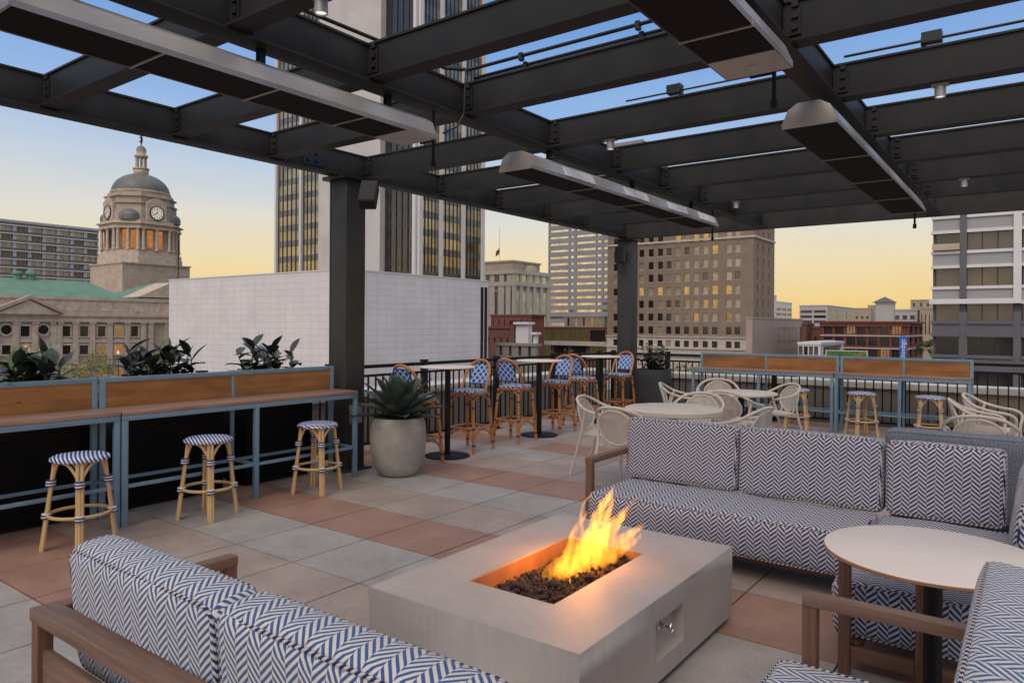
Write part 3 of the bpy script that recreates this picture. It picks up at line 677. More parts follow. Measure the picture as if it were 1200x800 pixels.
for i in range(3):
    for k in range(len(ys6)-1):
        if i==1 and ys6[k]>=OYA-1e-6 and ys6[k+1]<=OYB+1e-6: continue
        m.quad((xs4[i],ys6[k],PZ),(xs4[i+1],ys6[k],PZ),(xs4[i+1],ys6[k+1],PZ),(xs4[i],ys6[k+1],PZ))
for a,b in (((OXA,OYA),(OXB,OYA)),((OXB,OYA),(OXB,OYB)),((OXB,OYB),(OXA,OYB)),((OXA,OYB),(OXA,OYA))):
    m.quad((*a,PZ),(*b,PZ),(*b,PZ-.010),(*a,PZ-.010))
sh(m,FX,FY).build('concrete_body',M['concrete'],tF,bevel=.004,weld=True)
m=MB(); e=.003
m.box(OXA-.02,OXA-e,OYA-.02,OYB+.02,.14,PZ-.0105); m.box(OXB+e,OXB+.02,OYA-.02,OYB+.02,.14,PZ-.0105); m.box(OXA-e+.0005,OXB+e-.0005,OYA-.02,OYA-e,.14,PZ-.0105); m.box(OXA-e+.0005,OXB+e-.0005,OYB+e,OYB+.02,.14,PZ-.0105); m.box(OXA-e+.0005,OXB+e-.0005,OYA-e+.0005,OYB+e-.0005,.14,.16)
sh(m,FX,FY).build('burner_tray',M['glow_tinted_steel'],tF)
m=MB(); m.box(PXA+.06,PXB-.06,PYA+.06,PYB-.06,.0,.034); sh(m,FX,FY).build('plinth',M['black'],tF)
yc=(Y1+Y2)/2
m=MB(); MM=Matrix.Translation((xr-FX+.002,yc-FY+.0,.235))@Matrix.Rotation(R(90),4,'Y')
def tl(mb,prof,n,Mx):
    k=len(mb.v); mb.lathe(prof,n=n); mb.v[k:]=[tuple(Mx@Vector(q)) for q in mb.v[k:]]
tl(m,[(0,0),(.026,0),(.026,.004),(.010,.008),(.010,.03),(.006,.03),(.006,.065),(0,.065)],20,MM)
m.build('gas_valve',M['chrome'],tF,smooth=True)
m=MB(); m.tube([(xr-FX+.066,yc-FY-.0,.235-.022),(xr-FX+.066,yc-FY+.012,.235-.012),(xr-FX+.066,yc-FY+.016,.235),(xr-FX+.066,yc-FY+.012,.235+.012),(xr-FX+.066,yc-FY,.235+.02),(xr-FX+.066,yc-FY-.012,.235+.012),(xr-FX+.066,yc-FY-.016,.235),(xr-FX+.066,yc-FY-.012,.235-.012)],.004,8,closed=True,up=(1,0,0)); m.build('valve_key',M['chrome'],tF,smooth=True)
# lava rocks: nobody could count them
m=MB(); rr=random.Random(3)
def rock(m,c,s,r_):
    k=len(m.v); b=bmesh.new(); bmesh.ops.create_icosphere(b,subdivisions=1,radius=1)
    sx,sy,sz=[s*r_.uniform(.7,1.25) for _ in range(3)]; rot=Matrix.Rotation(r_.uniform(0,6),3,Vector((r_.random(),r_.random(),r_.random()+.1)).normalized())
    for v in b.verts:
        q=Vector((v.co.x*sx,v.co.y*sy,v.co.z*sz))*r_.uniform(.78,1.15); q=rot@q; m.v.append((q.x+c[0],q.y+c[1],q.z+c[2]))
    for f in b.faces: m.face([k+v.index for v in f.verts])
    b.free()
for i in range(1500):
    x=rr.uniform(OXA+.012,OXB-.012); y=rr.uniform(OYA+.012,OYB-.012)
    z=.352+.022*noise.noise(Vector((x*9,y*9,1)))+rr.uniform(-.02,.008)+.02*max(0,1-abs(x+1.9)/.15)
    if x<-2.06: z-=.035
    rock(m,(x,y,z),rr.uniform(.008,.0165),rr)
tag(m.build('lava_rocks',M['rock']),'heap of dark lava rocks filling the burner of the fire table','lava rocks',kind='stuff')
# flames: closed tongues of glowing gas (emission volume)
t=NT('flame_gas'); t.n.remove(t.b); pv=t.node('ShaderNodeVolumePrincipled'); pv.inputs['Density'].default_value=9; pv.inputs['Color'].default_value=(0,0,0,1); pv.inputs['Absorption Color'].default_value=(0,0,0,1); pv.inputs['Emission Color'].default_value=(1,.33,.028,1)
v=t.coord('Object',(26,26,7)); n=t.noise(v,1,3,.6); mr=t.node('ShaderNodeMapRange'); mr.inputs['From Min'].default_value=.36; mr.inputs['From Max'].default_value=.66; mr.inputs['To Min'].default_value=7; mr.inputs['To Max'].default_value=48; t.link(n,mr.inputs['Value']); sz=t.node('ShaderNodeSeparateXYZ'); t.link(t.coord('Object'),sz.inputs[0]); t.link(t.math('MULTIPLY',mr.outputs[0],t.math('MULTIPLY_ADD',sz.outputs[2],5.5,.65)),pv.inputs['Emission Strength']); t.link(pv.outputs[0],t.out.inputs['Volume']); M['flame']=t.m; t.m.volume_intersection_method='FAST' if hasattr(t.m,'volume_intersection_method') else None
tFl=thing('flames','yellow and orange gas flames leaning right above the lava rocks','flame',(-1.9,3.0,.34))
rf=random.Random(11)
def flame(base,tip,r0,bend,flat,n=16,name='flame_tongue',seed=0):
    b=Vector(base);tp=Vector(tip); pts=[];rads=[]
    d=tp-b; side=Vector((Rv[0],Rv[1],0)); dep=Vector((Fv[0],Fv[1],0))
    for i in range(n+1):
        u=i/n
        lean=u*u*.35+u*.65
        q=b+Vector((d.x*lean,d.y*lean,d.z*u))
        q+=side*(math.sin(u*5.0+seed)*bend*(.25+u))*1.0+dep*math.sin(u*4+seed*2)*bend*.4+side*noise.noise(Vector((u*5,seed,0)))*bend*1.2
        pts.append(q); rads.append(max(.0006,r0*1.12*(math.sin(min(1,u*1.9+.22)*PI/2)**1.2)*(1-u)**.55*(1+.45*noise.noise(Vector((u*7,seed*3.1,2))))))
    m=MB(); m.tube(pts,rads,14,flat=flat,up=(Fv[0],Fv[1],0)); m.build(name,M['flame'],tFl,smooth=True)
def P3(px,py,d): # point seen at px,py of the photo at depth d, relative to the flame root
    x,y=at(px,d); u,w_=un(px,py); return (x+1.9,y-3.0,HC-w_/FOC*d-.34)
FD=3.62
spec=[((650,688),(676,622),.030,3.50),((662,690),(702,606),.035,3.52),((640,692),(668,640),.034,3.46),((672,682),(700,590),.040,3.58),((684,678),(716,573),.034,3.62),((690,672),(736,590),.030,3.66),((700,668),(722,600),.036,3.66),((650,686),(684,636),.046,3.50),((668,686),(706,628),.045,3.56),((700,672),(748,618),.034,3.66),((712,665),(744,630),.026,3.72),((690,676),(728,622),.038,3.64),((680,670),(684,582),.016,3.60),((640,697),(637,684),.010,3.42),((708,668),(700,610),.026,3.70),((676,688),(690,650),.036,3.54),((660,686),(680,600),.022,3.55),((694,670),(708,585),.024,3.64),((720,655),(740,634),.022,3.76)]
spec+=[((672,684),(712,600),.044,3.60),((684,676),(726,606),.044,3.64),((664,688),(700,624),.046,3.55),((690,668),(722,578),.026,3.66),((706,666),(752,622),.030,3.72),((678,676),(706,578),.022,3.62)]
for i,(a,b,r0,d) in enumerate(spec): flame(P3(*a,d),P3(b[0]+8,b[1]-6,d+.04),r0*1.1,.020,.5,seed=i*1.7)
fl=bpy.data.lights.new('fire_glow','POINT'); fl.energy=16; fl.color=(1,.34,.06); fl.shadow_soft_size=.10; fo=bpy.data.objects.new('fire_glow',fl); col.objects.link(fo); fo.location=(-1.86,3.12,.53)

# ------------------------------------------------------------------ bars
def bar_table(loc,rz,L,label,group='blue framed wooden bar tables'):
    t=thing('bar_table',label,'bar table',loc,rz,group); s=.042; D=.43; zt=.905
    for x in (s/2,L/2,L-s/2):
        for y in (s/2,): m=MB(); bar_z(m,x,y,0,zt-.075,s); m.build('leg',M['blue'],t,bevel=.003)
        m=MB(); bar_z(m,x,D-s/2,0,1.135,s if x!=L/2 else .03); m.build('back_post',M['blue'],t,bevel=.003)
    m=MB(); m.box(0,L,0,s,zt-.0745,zt-.032); m.box(0,L,D-.085,D-.05,zt-.0745,zt-.032)
    for x in (0,L-s): m.box(x+.001,x+s-.001,s+.001,D-.0855,zt-.074,zt-.033)
    m.build('apron',M['blue'],t,bevel=.003)
    m=MB(); m.box(s+.001,L/2-s/2-.001,.006,.034,.30,.328); m.box(L/2+s/2+.001,L-s-.001,.006,.034,.30,.328); m.box(s+.001,L-s-.001,D-.075,D-.048,.30,.328)
    for x in (.006,L/2-.014,L-.034): m.box(x,x+.028,s+.001,D-.0755,.301,.327)
    m.build('foot_rail',M['blue'],t,bevel=.003)
    m=MB(); m.box(-.002,L+.002,-.004,D-.05,zt-.0315,zt); m.build('tabletop',M['bartop'],t,bevel=.004)
    m=MB(); m.box(s+.001,L/2-.016,D-.034,D-.012,zt-.03,1.109); m.build('splashboard',M['barwood'],t); m=MB(); m.box(L/2+.016,L-s-.001,D-.034,D-.012,zt-.03,1.109); m.build('splashboard',M['barwood'],t)
    m=MB(); m.box(.0,L,D-.0415,D-.0005,1.11,1.15); m.build('top_rail',M['blue'],t,bevel=.003)
    return t
LM=2.38
bar_table((-5.77,2.71,0),R(90)+R(-.4),LM,'blue framed wooden bar with two stools at the left in front of the near column')
bar_table((-5.79,.32,0),R(90),LM,'blue framed wooden bar cut by the left edge of the photo')
bar_table((-4.78,11.65,0),0,2.25,'far bar table on the left of the far pair beside the square planter','far blue framed bars')
bar_table((-2.51,11.65,0),0,1.75,'far bar table on the right of the far pair with two stools before it','far blue framed bars')

# ------------------------------------------------------------------ stools
def stool(loc,rz,label,weave='weave'):
    t=thing('rattan_stool',label,'stool',loc,rz,'backless rattan stools with blue woven seats'); H_=.655
    m=MB(); n=40; prof=[(.0,H_+.012),(.10,H_+.010),(.165,H_+.002),(.186,H_-.012),(.188,H_-.028),(.178,H_-.036),(.0,H_-.034)]
    base=len(m.v)
    for r_,z in prof:
        for k in range(n):
            a=2*PI*k/n; sc_=1+ (.02*math.cos(a*20) if .15<r_ else 0); m.v.append((r_*math.cos(a)*sc_,r_*math.sin(a)*sc_,z))
    for i in range(len(prof)-1):
        for k in range(n):
            k2=(k+1)%n; ids=(base+i*n+k,base+i*n+k2,base+(i+1)*n+k2,base+(i+1)*n+k)
            m.face(ids,[(m.v[q][0],m.v[q][1]+m.v[q][2]*.8) for q in ids])
    m.build('seat',M[weave],t,smooth=True)
    for q in range(4):
        a=PI/4+q*PI/2; c,s_=math.cos(a),math.sin(a); tx,ty=-s_,c
        m=MB()
        for o in (-.0135,.0135):
            m.tube([(c*.225+tx*o*1.1,s_*.225+ty*o*1.1,0),(c*.19+tx*o,s_*.19+ty*o,.30),(c*.155+tx*o,s_*.155+ty*o,H_-.035)],.0135,10)
        m.tube([(c*.252,s_*.252,0),(c*.205,s_*.205,.26)] if 0 else [(c*.236,s_*.236,.001),(c*.172,s_*.172,.5)],.0105,8)
        lg=m.build('leg',M['rattan'],t,smooth=True)
        m=MB()
        for sgn in (-1,1):
            pts=[]
            for i in range(9):
                u=i/8; ang=a+sgn*u*PI/4*.93; rad=.166-.012*math.sin(u*PI); z=.47+.155*math.sin(u*PI/2)**.8
                pts.append((math.cos(ang)*rad,math.sin(ang)*rad,z))
            m.tube(pts,.0105,8)
        m.build('brace',M['rattan'],t,smooth=True)
        for zs in ((.452,.462,.472,.482,.492),(.227,.237,.247,.257)):
            m=MB()
            for qi,z in enumerate(zs):
                cx_,cy_=c*(.230-.115*z),s_*(.230-.115*z); rr_=.0315; m.lathe([(rr_-.004,-.0052),(rr_,-.004),(rr_,.004),(rr_-.004,.0052)],(cx_,cy_,z),14,m=qi%2)
            m.build('binding',[M['navy'],M['wrapwhite']],lg,smooth=True)
    m=MB(); m.tube([(.195*math.cos(2*PI*k/36),.195*math.sin(2*PI*k/36),.245) for k in range(36)],.0125,10,closed=True); m.build('foot_ring',M['rattan'],t,smooth=True)
    return t
s0=stool((-5.53,2.30,0),R(22),'rattan stool nearest the camera at the far left under the left bar','weave2')
dup(s0,(-5.56,3.30,0),R(20),'rattan stool in the middle of the three at the left bar')
s1=stool((-5.56,4.42,0),R(18),'rattan stool at the right end of the left bar next to the round planter')
dup(s1,(-3.0,11.42,0),R(10),'far rattan stool behind the cream chairs, leftmost at the far bar')
dup(s1,(-2.09,11.42,0),R(40),'far rattan stool in the middle of the far bar')
dup(s1,(-1.22,11.4,0),R(5),'far rattan stool at the right end of the far bar')

# ------------------------------------------------------------------ bistro bar chairs (face +Y locally)
def bistro(loc,rz,label):
    t=thing('bistro_bar_chair',label,'bar chair',loc,rz,'high rattan bistro chairs along the railing'); H_=.77
    def corner(x,y): return x,y
    # seat: rounded square, woven, scalloped rim
    m=MB(); n=44; base=0; prof=[(0,H_+.012,1),(.6,H_+.012,1),(.92,H_+.006,1),(1.0,H_-.006,1),(1.0,H_-.03,1),(.93,H_-.034,1)]
    def se(a,s): 
        c,s2=math.cos(a),math.sin(a); p=3.2; k=(abs(c)**p+abs(s2)**p)**(-1/p); return c*k*.20*s,s2*k*.20*s
    for s_,z,_ in prof:
        for k in range(n):
            a=2*PI*k/n; x,y=se(a,s_); zz=z+(.008*math.cos(k*PI) if z<H_-.02 else 0); m.v.append((x,y,zz))
    for i in range(len(prof)-1):
        for k in range(n):
            k2=(k+1)%n; ids=(i*n+k,i*n+k2,(i+1)*n+k2,(i+1)*n+k); m.face(ids,[(m.v[q][0],m.v[q][1]+m.v[q][2]*.7) for q in ids])
    m.build('seat',M['weave'],t,smooth=True)
    m=MB(); m.tube([(*se(2*PI*k/32,.93),H_-.045) for k in range(32)],.012,8,closed=True); m.build('seat_frame',M['rattan_orange'],t,smooth=True)
    foot=[(-.215,.215),(.215,.215),(.205,-.235),(-.205,-.235)]; top=[(-.165,.165),(.165,.165),(.165,-.165),(-.165,-.165)]
    def lp(q,z): u=z/(H_-.04); return (foot[q][0]+(top[q][0]-foot[q][0])*u,foot[q][1]+(top[q][1]-foot[q][1])*u,z)
    legs=[]
    for q in range(4):
        m=MB(); m.tube([lp(q,0),lp(q,.35),lp(q,H_-.045)],[.021,.021,.018],10); lg=m.build('leg',M['rattan_orange'],t,smooth=True)
        m=MB()
        for z in (.10,.30,.56,.68): m=MB(); m.lathe([(.021,-.013),(.0238,-.011),(.0238,.011),(.021,.013)],lp(q,z),12); m.build('binding',M['navy'],lg,smooth=True)
    for q in range(4):
        q2=(q+1)%4; z=.30; A=Vector(lp(q,z)); B=Vector(lp(q2,z))
        m=MB(); m.tube([A,B],.014,8); 
        # arched brace below the stretcher and below the seat
        for (zb,zt) in ((.10,.275),(.57,.715)):
            if zb>.5: m.build('stretcher',M['rattan_orange'],t,smooth=True); m=MB()
            for P,Q in ((q,q2),(q2,q)):
                pts=[]
                for i in range(9):
                    u=i/8; h=zb+(zt-zb)*math.sin(u*PI/2); base_=Vector(lp(P,h)); oth=Vector(lp(Q,h)); pts.append(base_+(oth-base_)*(.5*(1-math.cos(u*PI/2))*.92))
                m.tube(pts,.0105,8)
        m.build('brace',M['rattan_orange'],t,smooth=True)
    # hoop back
    def hoop(u): # u 0..1
        a=PI*u; x=.205*math.cos(a); z=.80+ .34*math.sin(a)**.62 if 0<u<1 else .80
        y=-.165-.10*((z-.78)/.36)+.075*(1-math.sin(a))*1.0
        return (x*(.9+.1*math.sin(a)),y,z)
    pts=[(.185,-.06,H_-.03)]+[hoop(i/22) for i in range(1,22)]+[(-.185,-.06,H_-.03)]
    m=MB(); m.tube(pts,.0175,10); m.build('back_hoop',M['rattan_orange'],t,smooth=True)
    m=MB(); W=.135; rows_=10; cols_=8
    for i in range(rows_):
        for k in range(cols_):
            def q_(i,k):
                v_=i/rows_; z=.845+.245*v_; hw=W*(1-.32*max(0,(v_-.55)/.45)**2); x=-hw+2*hw*k/cols_; y=-.165-.10*((z-.78)/.36)-.02*(1-(x/W)**2); return (x,y,z)
            a,b,c,d=q_(i,k),q_(i,k+1),q_(i+1,k+1),q_(i+1,k); m.quad(a,b,c,d,[(p_[0],p_[2]) for p_ in (a,b,c,d)])
    k0=len(m.v); f0=len(m.f)
    m.v+= [(x,y-.008,z) for x,y,z in m.v[:k0]]
    for i in range(f0): m.f.append(tuple(q+k0 for q in m.f[i][::-1])); m.uv.append(m.uv[i][::-1]); m.mi.append(0)
    bk=m.build('back_panel',M['weaveback'],t,smooth=True)
    m=MB(); m.tube([(-W-.004,-.185,.835),(W+.004,-.185,.835)],.008,8); m.tube([(-W-.004,-.183,.835),(-W-.004,-.25,1.04),(-.098,-.268,1.095),(0,-.28,1.10),(.098,-.268,1.095),(W+.004,-.25,1.04),(W+.004,-.183,.835)],.007,8)
    for x in (-.12,0,.12): m.tube([(x,-.182,.835),(x,-.155,.77)],.006,6)
    m.build('back_frame',M['navy'],t,smooth=True)
    return t
b0=bistro((-5.80,6.02,0),R(0),'high bistro chair half hidden behind the agave planter')
dup(b0,(-5.88,7.08,0),R(180+4),'high bistro chair facing left at the first high table right of the agave')
dup(b0,(-5.88,8.06,0),R(3),'high bistro chair with its back to the camera side, third from the left')
dup(b0,(-5.88,9.10,0),R(180),'high bistro chair facing left, fourth from the left and overlapping another')
dup(b0,(-5.95,9.98,0),R(-3),'high bistro chair partly hidden behind the fourth one')
dup(b0,(-5.90,11.15,0),R(178),'farthest high bistro chair beside the square charcoal planter')
def high_table(loc,label,r=.34):
    t=thing('high_table',label,'high table',loc,0,'round high tables along the railing')
    m=MB(); m.lathe([(0,1.095),(r-.004,1.095),(r,1.092),(r,1.080),(r-.004,1.077),(0,1.077)],n=48); m.build('tabletop',M['tabletop'],t,smooth=True)
    m=MB(); m.lathe([(.035,.025),(.035,1.055),(.12,1.07),(.12,1.0765)],n=24); m.build('pedestal',M['black'],t,smooth=True)
    m=MB(); m.lathe([(.275,0),(.275,.014),(.08,.026),(0,.026)],n=40); m.build('base',M['black'],t,smooth=True); return t
h0=high_table((-5.82,6.58,0),'round high table between the agave and the second bistro chair')
dup(h0,(-5.88,8.66,0),0,'round high table in the middle of the railing row')
dup(h0,(-5.92,10.55,0),0,'round high table farthest away near the far column')

# ------------------------------------------------------------------ cream armchairs (face +Y locally)
def cream_chair(loc,rz,label):
    t=thing('cream_armchair',label,'armchair',loc,rz,'cream round backed armchairs')
    H_=.455
    m=MB(); n=32; prof=[(0,H_),(.8,H_-.002),(.97,H_+.004),(1,H_-.008),(.97,H_-.026),(0,H_-.022)]
    for s_,z in prof:
        for k in range(n):
            a=2*PI*k/n; c,s2=math.cos(a),math.sin(a); p=2.8; kk=(abs(c)**p+abs(s2)**p)**(-1/p); m.v.append((c*kk*.225*s_,s2*kk*.22*s_+.0,z))
    for i in range(len(prof)-1):
        for k in range(n): k2=(k+1)%n; m.face((i*n+k,i*n+k2,(i+1)*n+k2,(i+1)*n+k))
    m.build('seat',M['cream'],t,smooth=True)
    def cr(P,k=5):
        out=[]; P=[Vector(p) for p in P]
        for i in range(len(P)-1):
            p0=P[max(i-1,0)];p1=P[i];p2=P[i+1];p3=P[min(i+2,len(P)-1)]
            for q in range(k):
                u=q/k; out.append(.5*((2*p1)+(-p0+p2)*u+(2*p0-5*p1+4*p2-p3)*u*u+(-p0+3*p1-3*p2+p3)*u**3))
        out.append(P[-1]); return out
    hp=[(-.235,.225,.50),(-.262,.235,.60),(-.275,.17,.652),(-.285,.02,.675),(-.275,-.14,.72),(-.20,-.25,.79),(-.08,-.295,.825),(.08,-.295,.825),(.20,-.25,.79),(.275,-.14,.72),(.285,.02,.675),(.275,.17,.652),(.262,.235,.60),(.235,.225,.50)]
    m=MB(); m.tube(cr(hp),.0155,10); m.build('arm_hoop',M['cream'],t,smooth=True)
    for s_ in (-1,1):
        m=MB(); m.tube([(s_*.275,.03,.67),(s_*.262,-.12,.40),(s_*.268,-.30,0)] if 0 else [(s_*.232,.222,.51),(s_*.228,.22,.42),(s_*.25,.262,0)],[.015,.017,.011],10); m.build('leg',M['cream'],t,smooth=True)
        m=MB(); m.tube([(s_*.272,-.13,.715),(s_*.235,-.19,.44),(s_*.245,-.315,0)],[.013,.017,.011],10); m.build('leg',M['cream'],t,smooth=True)
        m=MB(); m.tube([(s_*.20,.17,H_-.02),(s_*.232,.222,H_-.01)],.012,8); m.tube([(s_*.19,-.16,H_-.02),(s_*.236,-.19,H_-.015)],.012,8); m.build('seat_bracket',M['cream'],t,smooth=True)
    # oval back panel: rim and perforated infill, leaning
    def bp(a,s_): 
        x=.195*math.cos(a)*s_; z=.635+.165*math.sin(a)*s_; y=-.245-.10*(z-.635)/.17*.4-.035*(1-(x/.2)**2)+.02; return (x,y,z)
    m=MB(); m.tube([bp(2*PI*k/36,1) for k in range(36)],.012,8,closed=True); m.tube([(-.13,-.19,H_-.01),(-.14,-.225,.53)],.012,8); m.tube([(.13,-.19,H_-.01),(.14,-.225,.53)],.012,8); m.build('back_rim',M['cream'],t,smooth=True)
    m=MB(); rings=7; n=36
    for off in (0,-.006):
        b_=len(m.v)
        for i in range(rings+1):
            for k in range(n): x,y,z=bp(2*PI*k/n,max(.001,i/rings)*.99); m.v.append((x,y+off,z))
        for i in range(rings):
            for k in range(n):
                k2=(k+1)%n; ids=(b_+i*n+k,b_+i*n+k2,b_+(i+1)*n+k2,b_+(i+1)*n+k); m.face(ids,[(m.v[q][0],m.v[q][2]) for q in ids])
    m.build('back_panel',M['creamperf'],t,smooth=True)
    return t
c0=cream_chair((-3.76,6.82,0),R(-82),'cream armchair seen from the side at the left of the near round table')
dup(c0,(-3.22,6.30,0),R(-4),'cream armchair seen from behind just left over the long sofa')
dup(c0,(-3.12,7.72,0),R(186),'cream armchair on the far side of the near round table')
dup(c0,(-2.38,6.98,0),R(82),'cream armchair in profile at the right of the near round table')
dup(c0,(-2.98,8.62,0),R(-8),'cream armchair on the near side of the second round table')
dup(c0,(-3.86,9.1,0),R(-70),'cream armchair at the left of the second round table')
dup(c0,(-3.70,9.98,0),R(200),'cream armchair at the far side of the second round table')
dup(c0,(-2.88,9.86,0),R(140),'cream armchair turned to the right end of the second round table by the stool')
dup(c0,(-.43,7.75,0),R(0),'cream armchair seen from behind at the right edge over the tweed sofa')
dup(c0,(-.50,9.1,0),R(-82),'cream armchair at the right edge, nearer of two seen by their long arms')
dup(c0,(-.42,9.85,0),R(-95),'cream armchair at the right edge, farther of two seen by their long arms')
def round_table(loc,r,label,rt=.022):
    t=thing('round_dining_table',label,'table',loc,0,'pale round dining tables')
    m=MB(); m.lathe([(0,.752),(r-.01,.752),(r,.745),(r,.752-rt),(r-.012,.744-rt),(0,.744-rt)],n=64); m.build('tabletop',M['tabletop'] if 0 else M['cream'],t,smooth=True)
    m=MB(); m.lathe([(.04,.02),(.04,.70),(.15,.715),(.15,.72)],n=24); m.build('pedestal',M['black'],t,smooth=True)
    m=MB(); m.lathe([(.26,0),(.26,.014),(.07,.03),(0,.03)],n=40); m.build('base',M['black'],t,smooth=True)
round_table((-3.07,7.0,0),.50,'near round cream table behind the long sofa',.045)
round_table((-3.12,9.25,0),.45,'second round pale table farther back near the far bar')
round_table((.35,8.6,0),.45,'round pale table mostly outside the right edge')

# ------------------------------------------------------------------ planters and plants
def blade(m,base,dirv,L,W,droop,n=7,th=.004,fold=.25,tipp=1.0,m_i=0,shape='agave'):
    """thick folded leaf from base along dirv (unit) arching down"""
    d=Vector(dirv).normalized(); side=d.cross(Vector((0,0,1)));
    if side.length<1e-3: side=Vector((1,0,0))
    side.normalize(); p=Vector(base); step=L/n; rows_=[]; cur=d.copy()
    for i in range(n+1):
        u=i/n
        if shape=='agave': wd=W*(.62+.95*u)*(1 if u<.45 else 1)*((1-u)**.62)*1.25 if u<1 else 0
        else: wd=W*math.sin(PI*min(1,u*1.0+.02))**.8
        up=side.cross(cur).normalized()
        rows_.append((p-side*wd/2+up*fold*wd*.5,p.copy(),p+side*wd/2+up*fold*wd*.5,up))
        cur=(cur+Vector((0,0,-droop/n))).normalized(); p=p+cur*step
    b=len(m.v)
    for l,c,r_,up in rows_:
        m.v+= [tuple(l),tuple(c),tuple(r_),tuple(c-up*th)]
    for i in range(n):
        o=b+i*4; q=o+4
        for a,c in ((0,1),(1,2),(2,3),(3,0)): m.face((o+a,o+c,q+c,q+a),None,m_i)
tP=thing('agave_planter','rounded beige cement pot with a blue grey agave beside the near column','plant',(-5.52,5.45,0))
m=MB(); m.lathe([(.0,.0),(.16,.0),(.20,.02),(.262,.12),(.292,.27),(.300,.42),(.288,.55),(.268,.612),(.262,.617),(.250,.612),(.248,.56),(.0,.56)],n=56); m.build('pot',M['pot'],tP,smooth=True)
m=MB(); m.lathe([(0,.575),(.25,.568)],n=24); m.lathe([(0,.56),(.25,.561)],n=24); m.build('soil',M['soil'],tP)
m=MB(); ra=random.Random(5)
for k in range(44):
    u=k/43; a=k*2.39996; el=R(86-72*u**.8)+ra.uniform(-.06,.06); Lf=.34+.17*math.sin(u*PI*.75)+ra.uniform(-.03,.03)
    d=(math.cos(a)*math.cos(el),math.sin(a)*math.cos(el),math.sin(el)); blade(m,(math.cos(a)*.05*u,math.sin(a)*.05*u,.60+.09*(1-u)),d,Lf,.145+.035*u,.12+.18*u,fold=.30,th=.008)
m.build('leaves',M['agave'],tP,smooth=True)
# rubber plants in tall black planters behind the left bar
def bigleaf(m,p,d,L,W,mi):
    blade(m,p,d,L,W,.5,n=6,th=.0015,fold=.28,m_i=mi,shape='oval')
def rubber(loc,label,seed,h=.42,W=.84,stems=9):
    r_=random.Random(seed); t=thing('rubber_plant',label,'plant',loc,0,'rubber plants in black planters behind the left bar')
    m=MB(); lv=MB(); zt=.98
    for k in range(stems):
        bx,by=r_.uniform(-.13,.13),r_.uniform(-W/2+.12,W/2-.12); top=(bx+r_.uniform(-.12,.12),by+r_.uniform(-.13,.13),zt+h*r_.uniform(.5,.95))
        m.tube([(bx,by,zt-.05),((bx+top[0])/2,(by+top[1])/2,zt+h*.35),top],[.010,.008,.004],6)
        for q in range(9):
            u=(q+.8)/9; p=Vector((bx,by,zt-.03)).lerp(Vector(top),u); a=r_.uniform(0,2*PI); el=r_.uniform(.1,.9)+(.5 if u>.85 else 0)
            d=(math.cos(a)*math.cos(el),math.sin(a)*math.cos(el),math.sin(el)); bigleaf(lv,p,d,r_.uniform(.15,.22),r_.uniform(.08,.115),1 if r_.random()<.13 else 0)
    m.build('stems',M['bark'],t,smooth=True); lv.build('leaves',[M['ficus'],M['ficus2']],t,smooth=True)
def tallbox(loc,sx,sy,h,label,mat='blackbox'):
    t=thing('tall_planter',label,'planter',loc,0,'tall black planters behind the left bar'); m=MB()
    a,b=sx/2,sy/2; m.box(-a,-a+.02,-b,b,.03,h); m.box(a-.02,a,-b,b,.03,h); m.box(-a+.0205,a-.0205,-b,-b+.02,.03,h); m.box(-a+.0205,a-.0205,b-.02,b,.03,h); m.build('box',M[mat],t,bevel=.002)
    m=MB(); m.box(-a+.021,a-.021,-b+.021,b-.021,.04,h-.05); m.build('soil',M['soil'],t)
    m=MB(); m.box(-a+.03,a-.03,-b+.03,b-.03,0,.0295); m.build('foot',M['black'],t)
for k,(y,lb,lb2) in enumerate(((1.22,'black planter outside the left edge behind the left bar','rubber plant outside the left edge'),(2.32,'tall black planter at the far left below the dark rubber plant','dark rubber plant at the far left before the courthouse'),(3.42,'tall black planter in the middle behind the left bar','rubber plant in the middle with a few pale green leaves'),(4.52,'tall black planter right before the near column','rubber plant at the right in front of the white block'))):
    tallbox((-6.49,y,0),.42,.92 if k!=3 else .80,.95,lb); rubber((-6.47,y-.05,0),lb2,20+k,.42 if k!=1 else .44,stems=15 if k!=3 else 10)
# square planter with a leafy shrub beside the far column
tQ=thing('shrub_planter','square charcoal planter with a dark leafy shrub at the foot of the far column','plant',(-5.55,11.75,0),R(8))
m=MB(); h=.84; w_=.27; m.box(-w_,-w_+.02,-w_,w_,0,h); m.box(w_-.02,w_,-w_,w_,0,h); m.box(-w_+.0205,w_-.0205,-w_,-w_+.02,0,h); m.box(-w_+.0205,w_-.0205,w_-.02,w_,0,h); m.build('box',M['greybox'],tQ,bevel=.003)
m=MB(); m.box(-.245,.245,-.245,.245,.02,h-.04); m.build('soil',M['soil'],tQ)
m=MB(); lv=MB(); r_=random.Random(4)
for k in range(26):
    a=r_.uniform(0,2*PI); s_=r_.uniform(0,.2); b_=(math.cos(a)*s_,math.sin(a)*s_,h-.04); top=(math.cos(a)*(s_+r_.uniform(.02,.17)),math.sin(a)*(s_+r_.uniform(.02,.17)),h+r_.uniform(.15,.47)); m.tube([b_,top],[.006,.003],5)
    for q in range(16):
        p=Vector(b_).lerp(Vector(top),(q+1)/16); aa=r_.uniform(0,2*PI); el=r_.uniform(-.2,1.0); bigleaf(lv,p,(math.cos(aa)*math.cos(el),math.sin(aa)*math.cos(el),math.sin(el)),r_.uniform(.06,.11),r_.uniform(.035,.055),1 if (k in(0,1,2) and q>10) else 0)
m.build('stems',M['bark'],tQ); lv.build('leaves',[M['shrubleaf'],M['ficus2']],tQ,smooth=True)
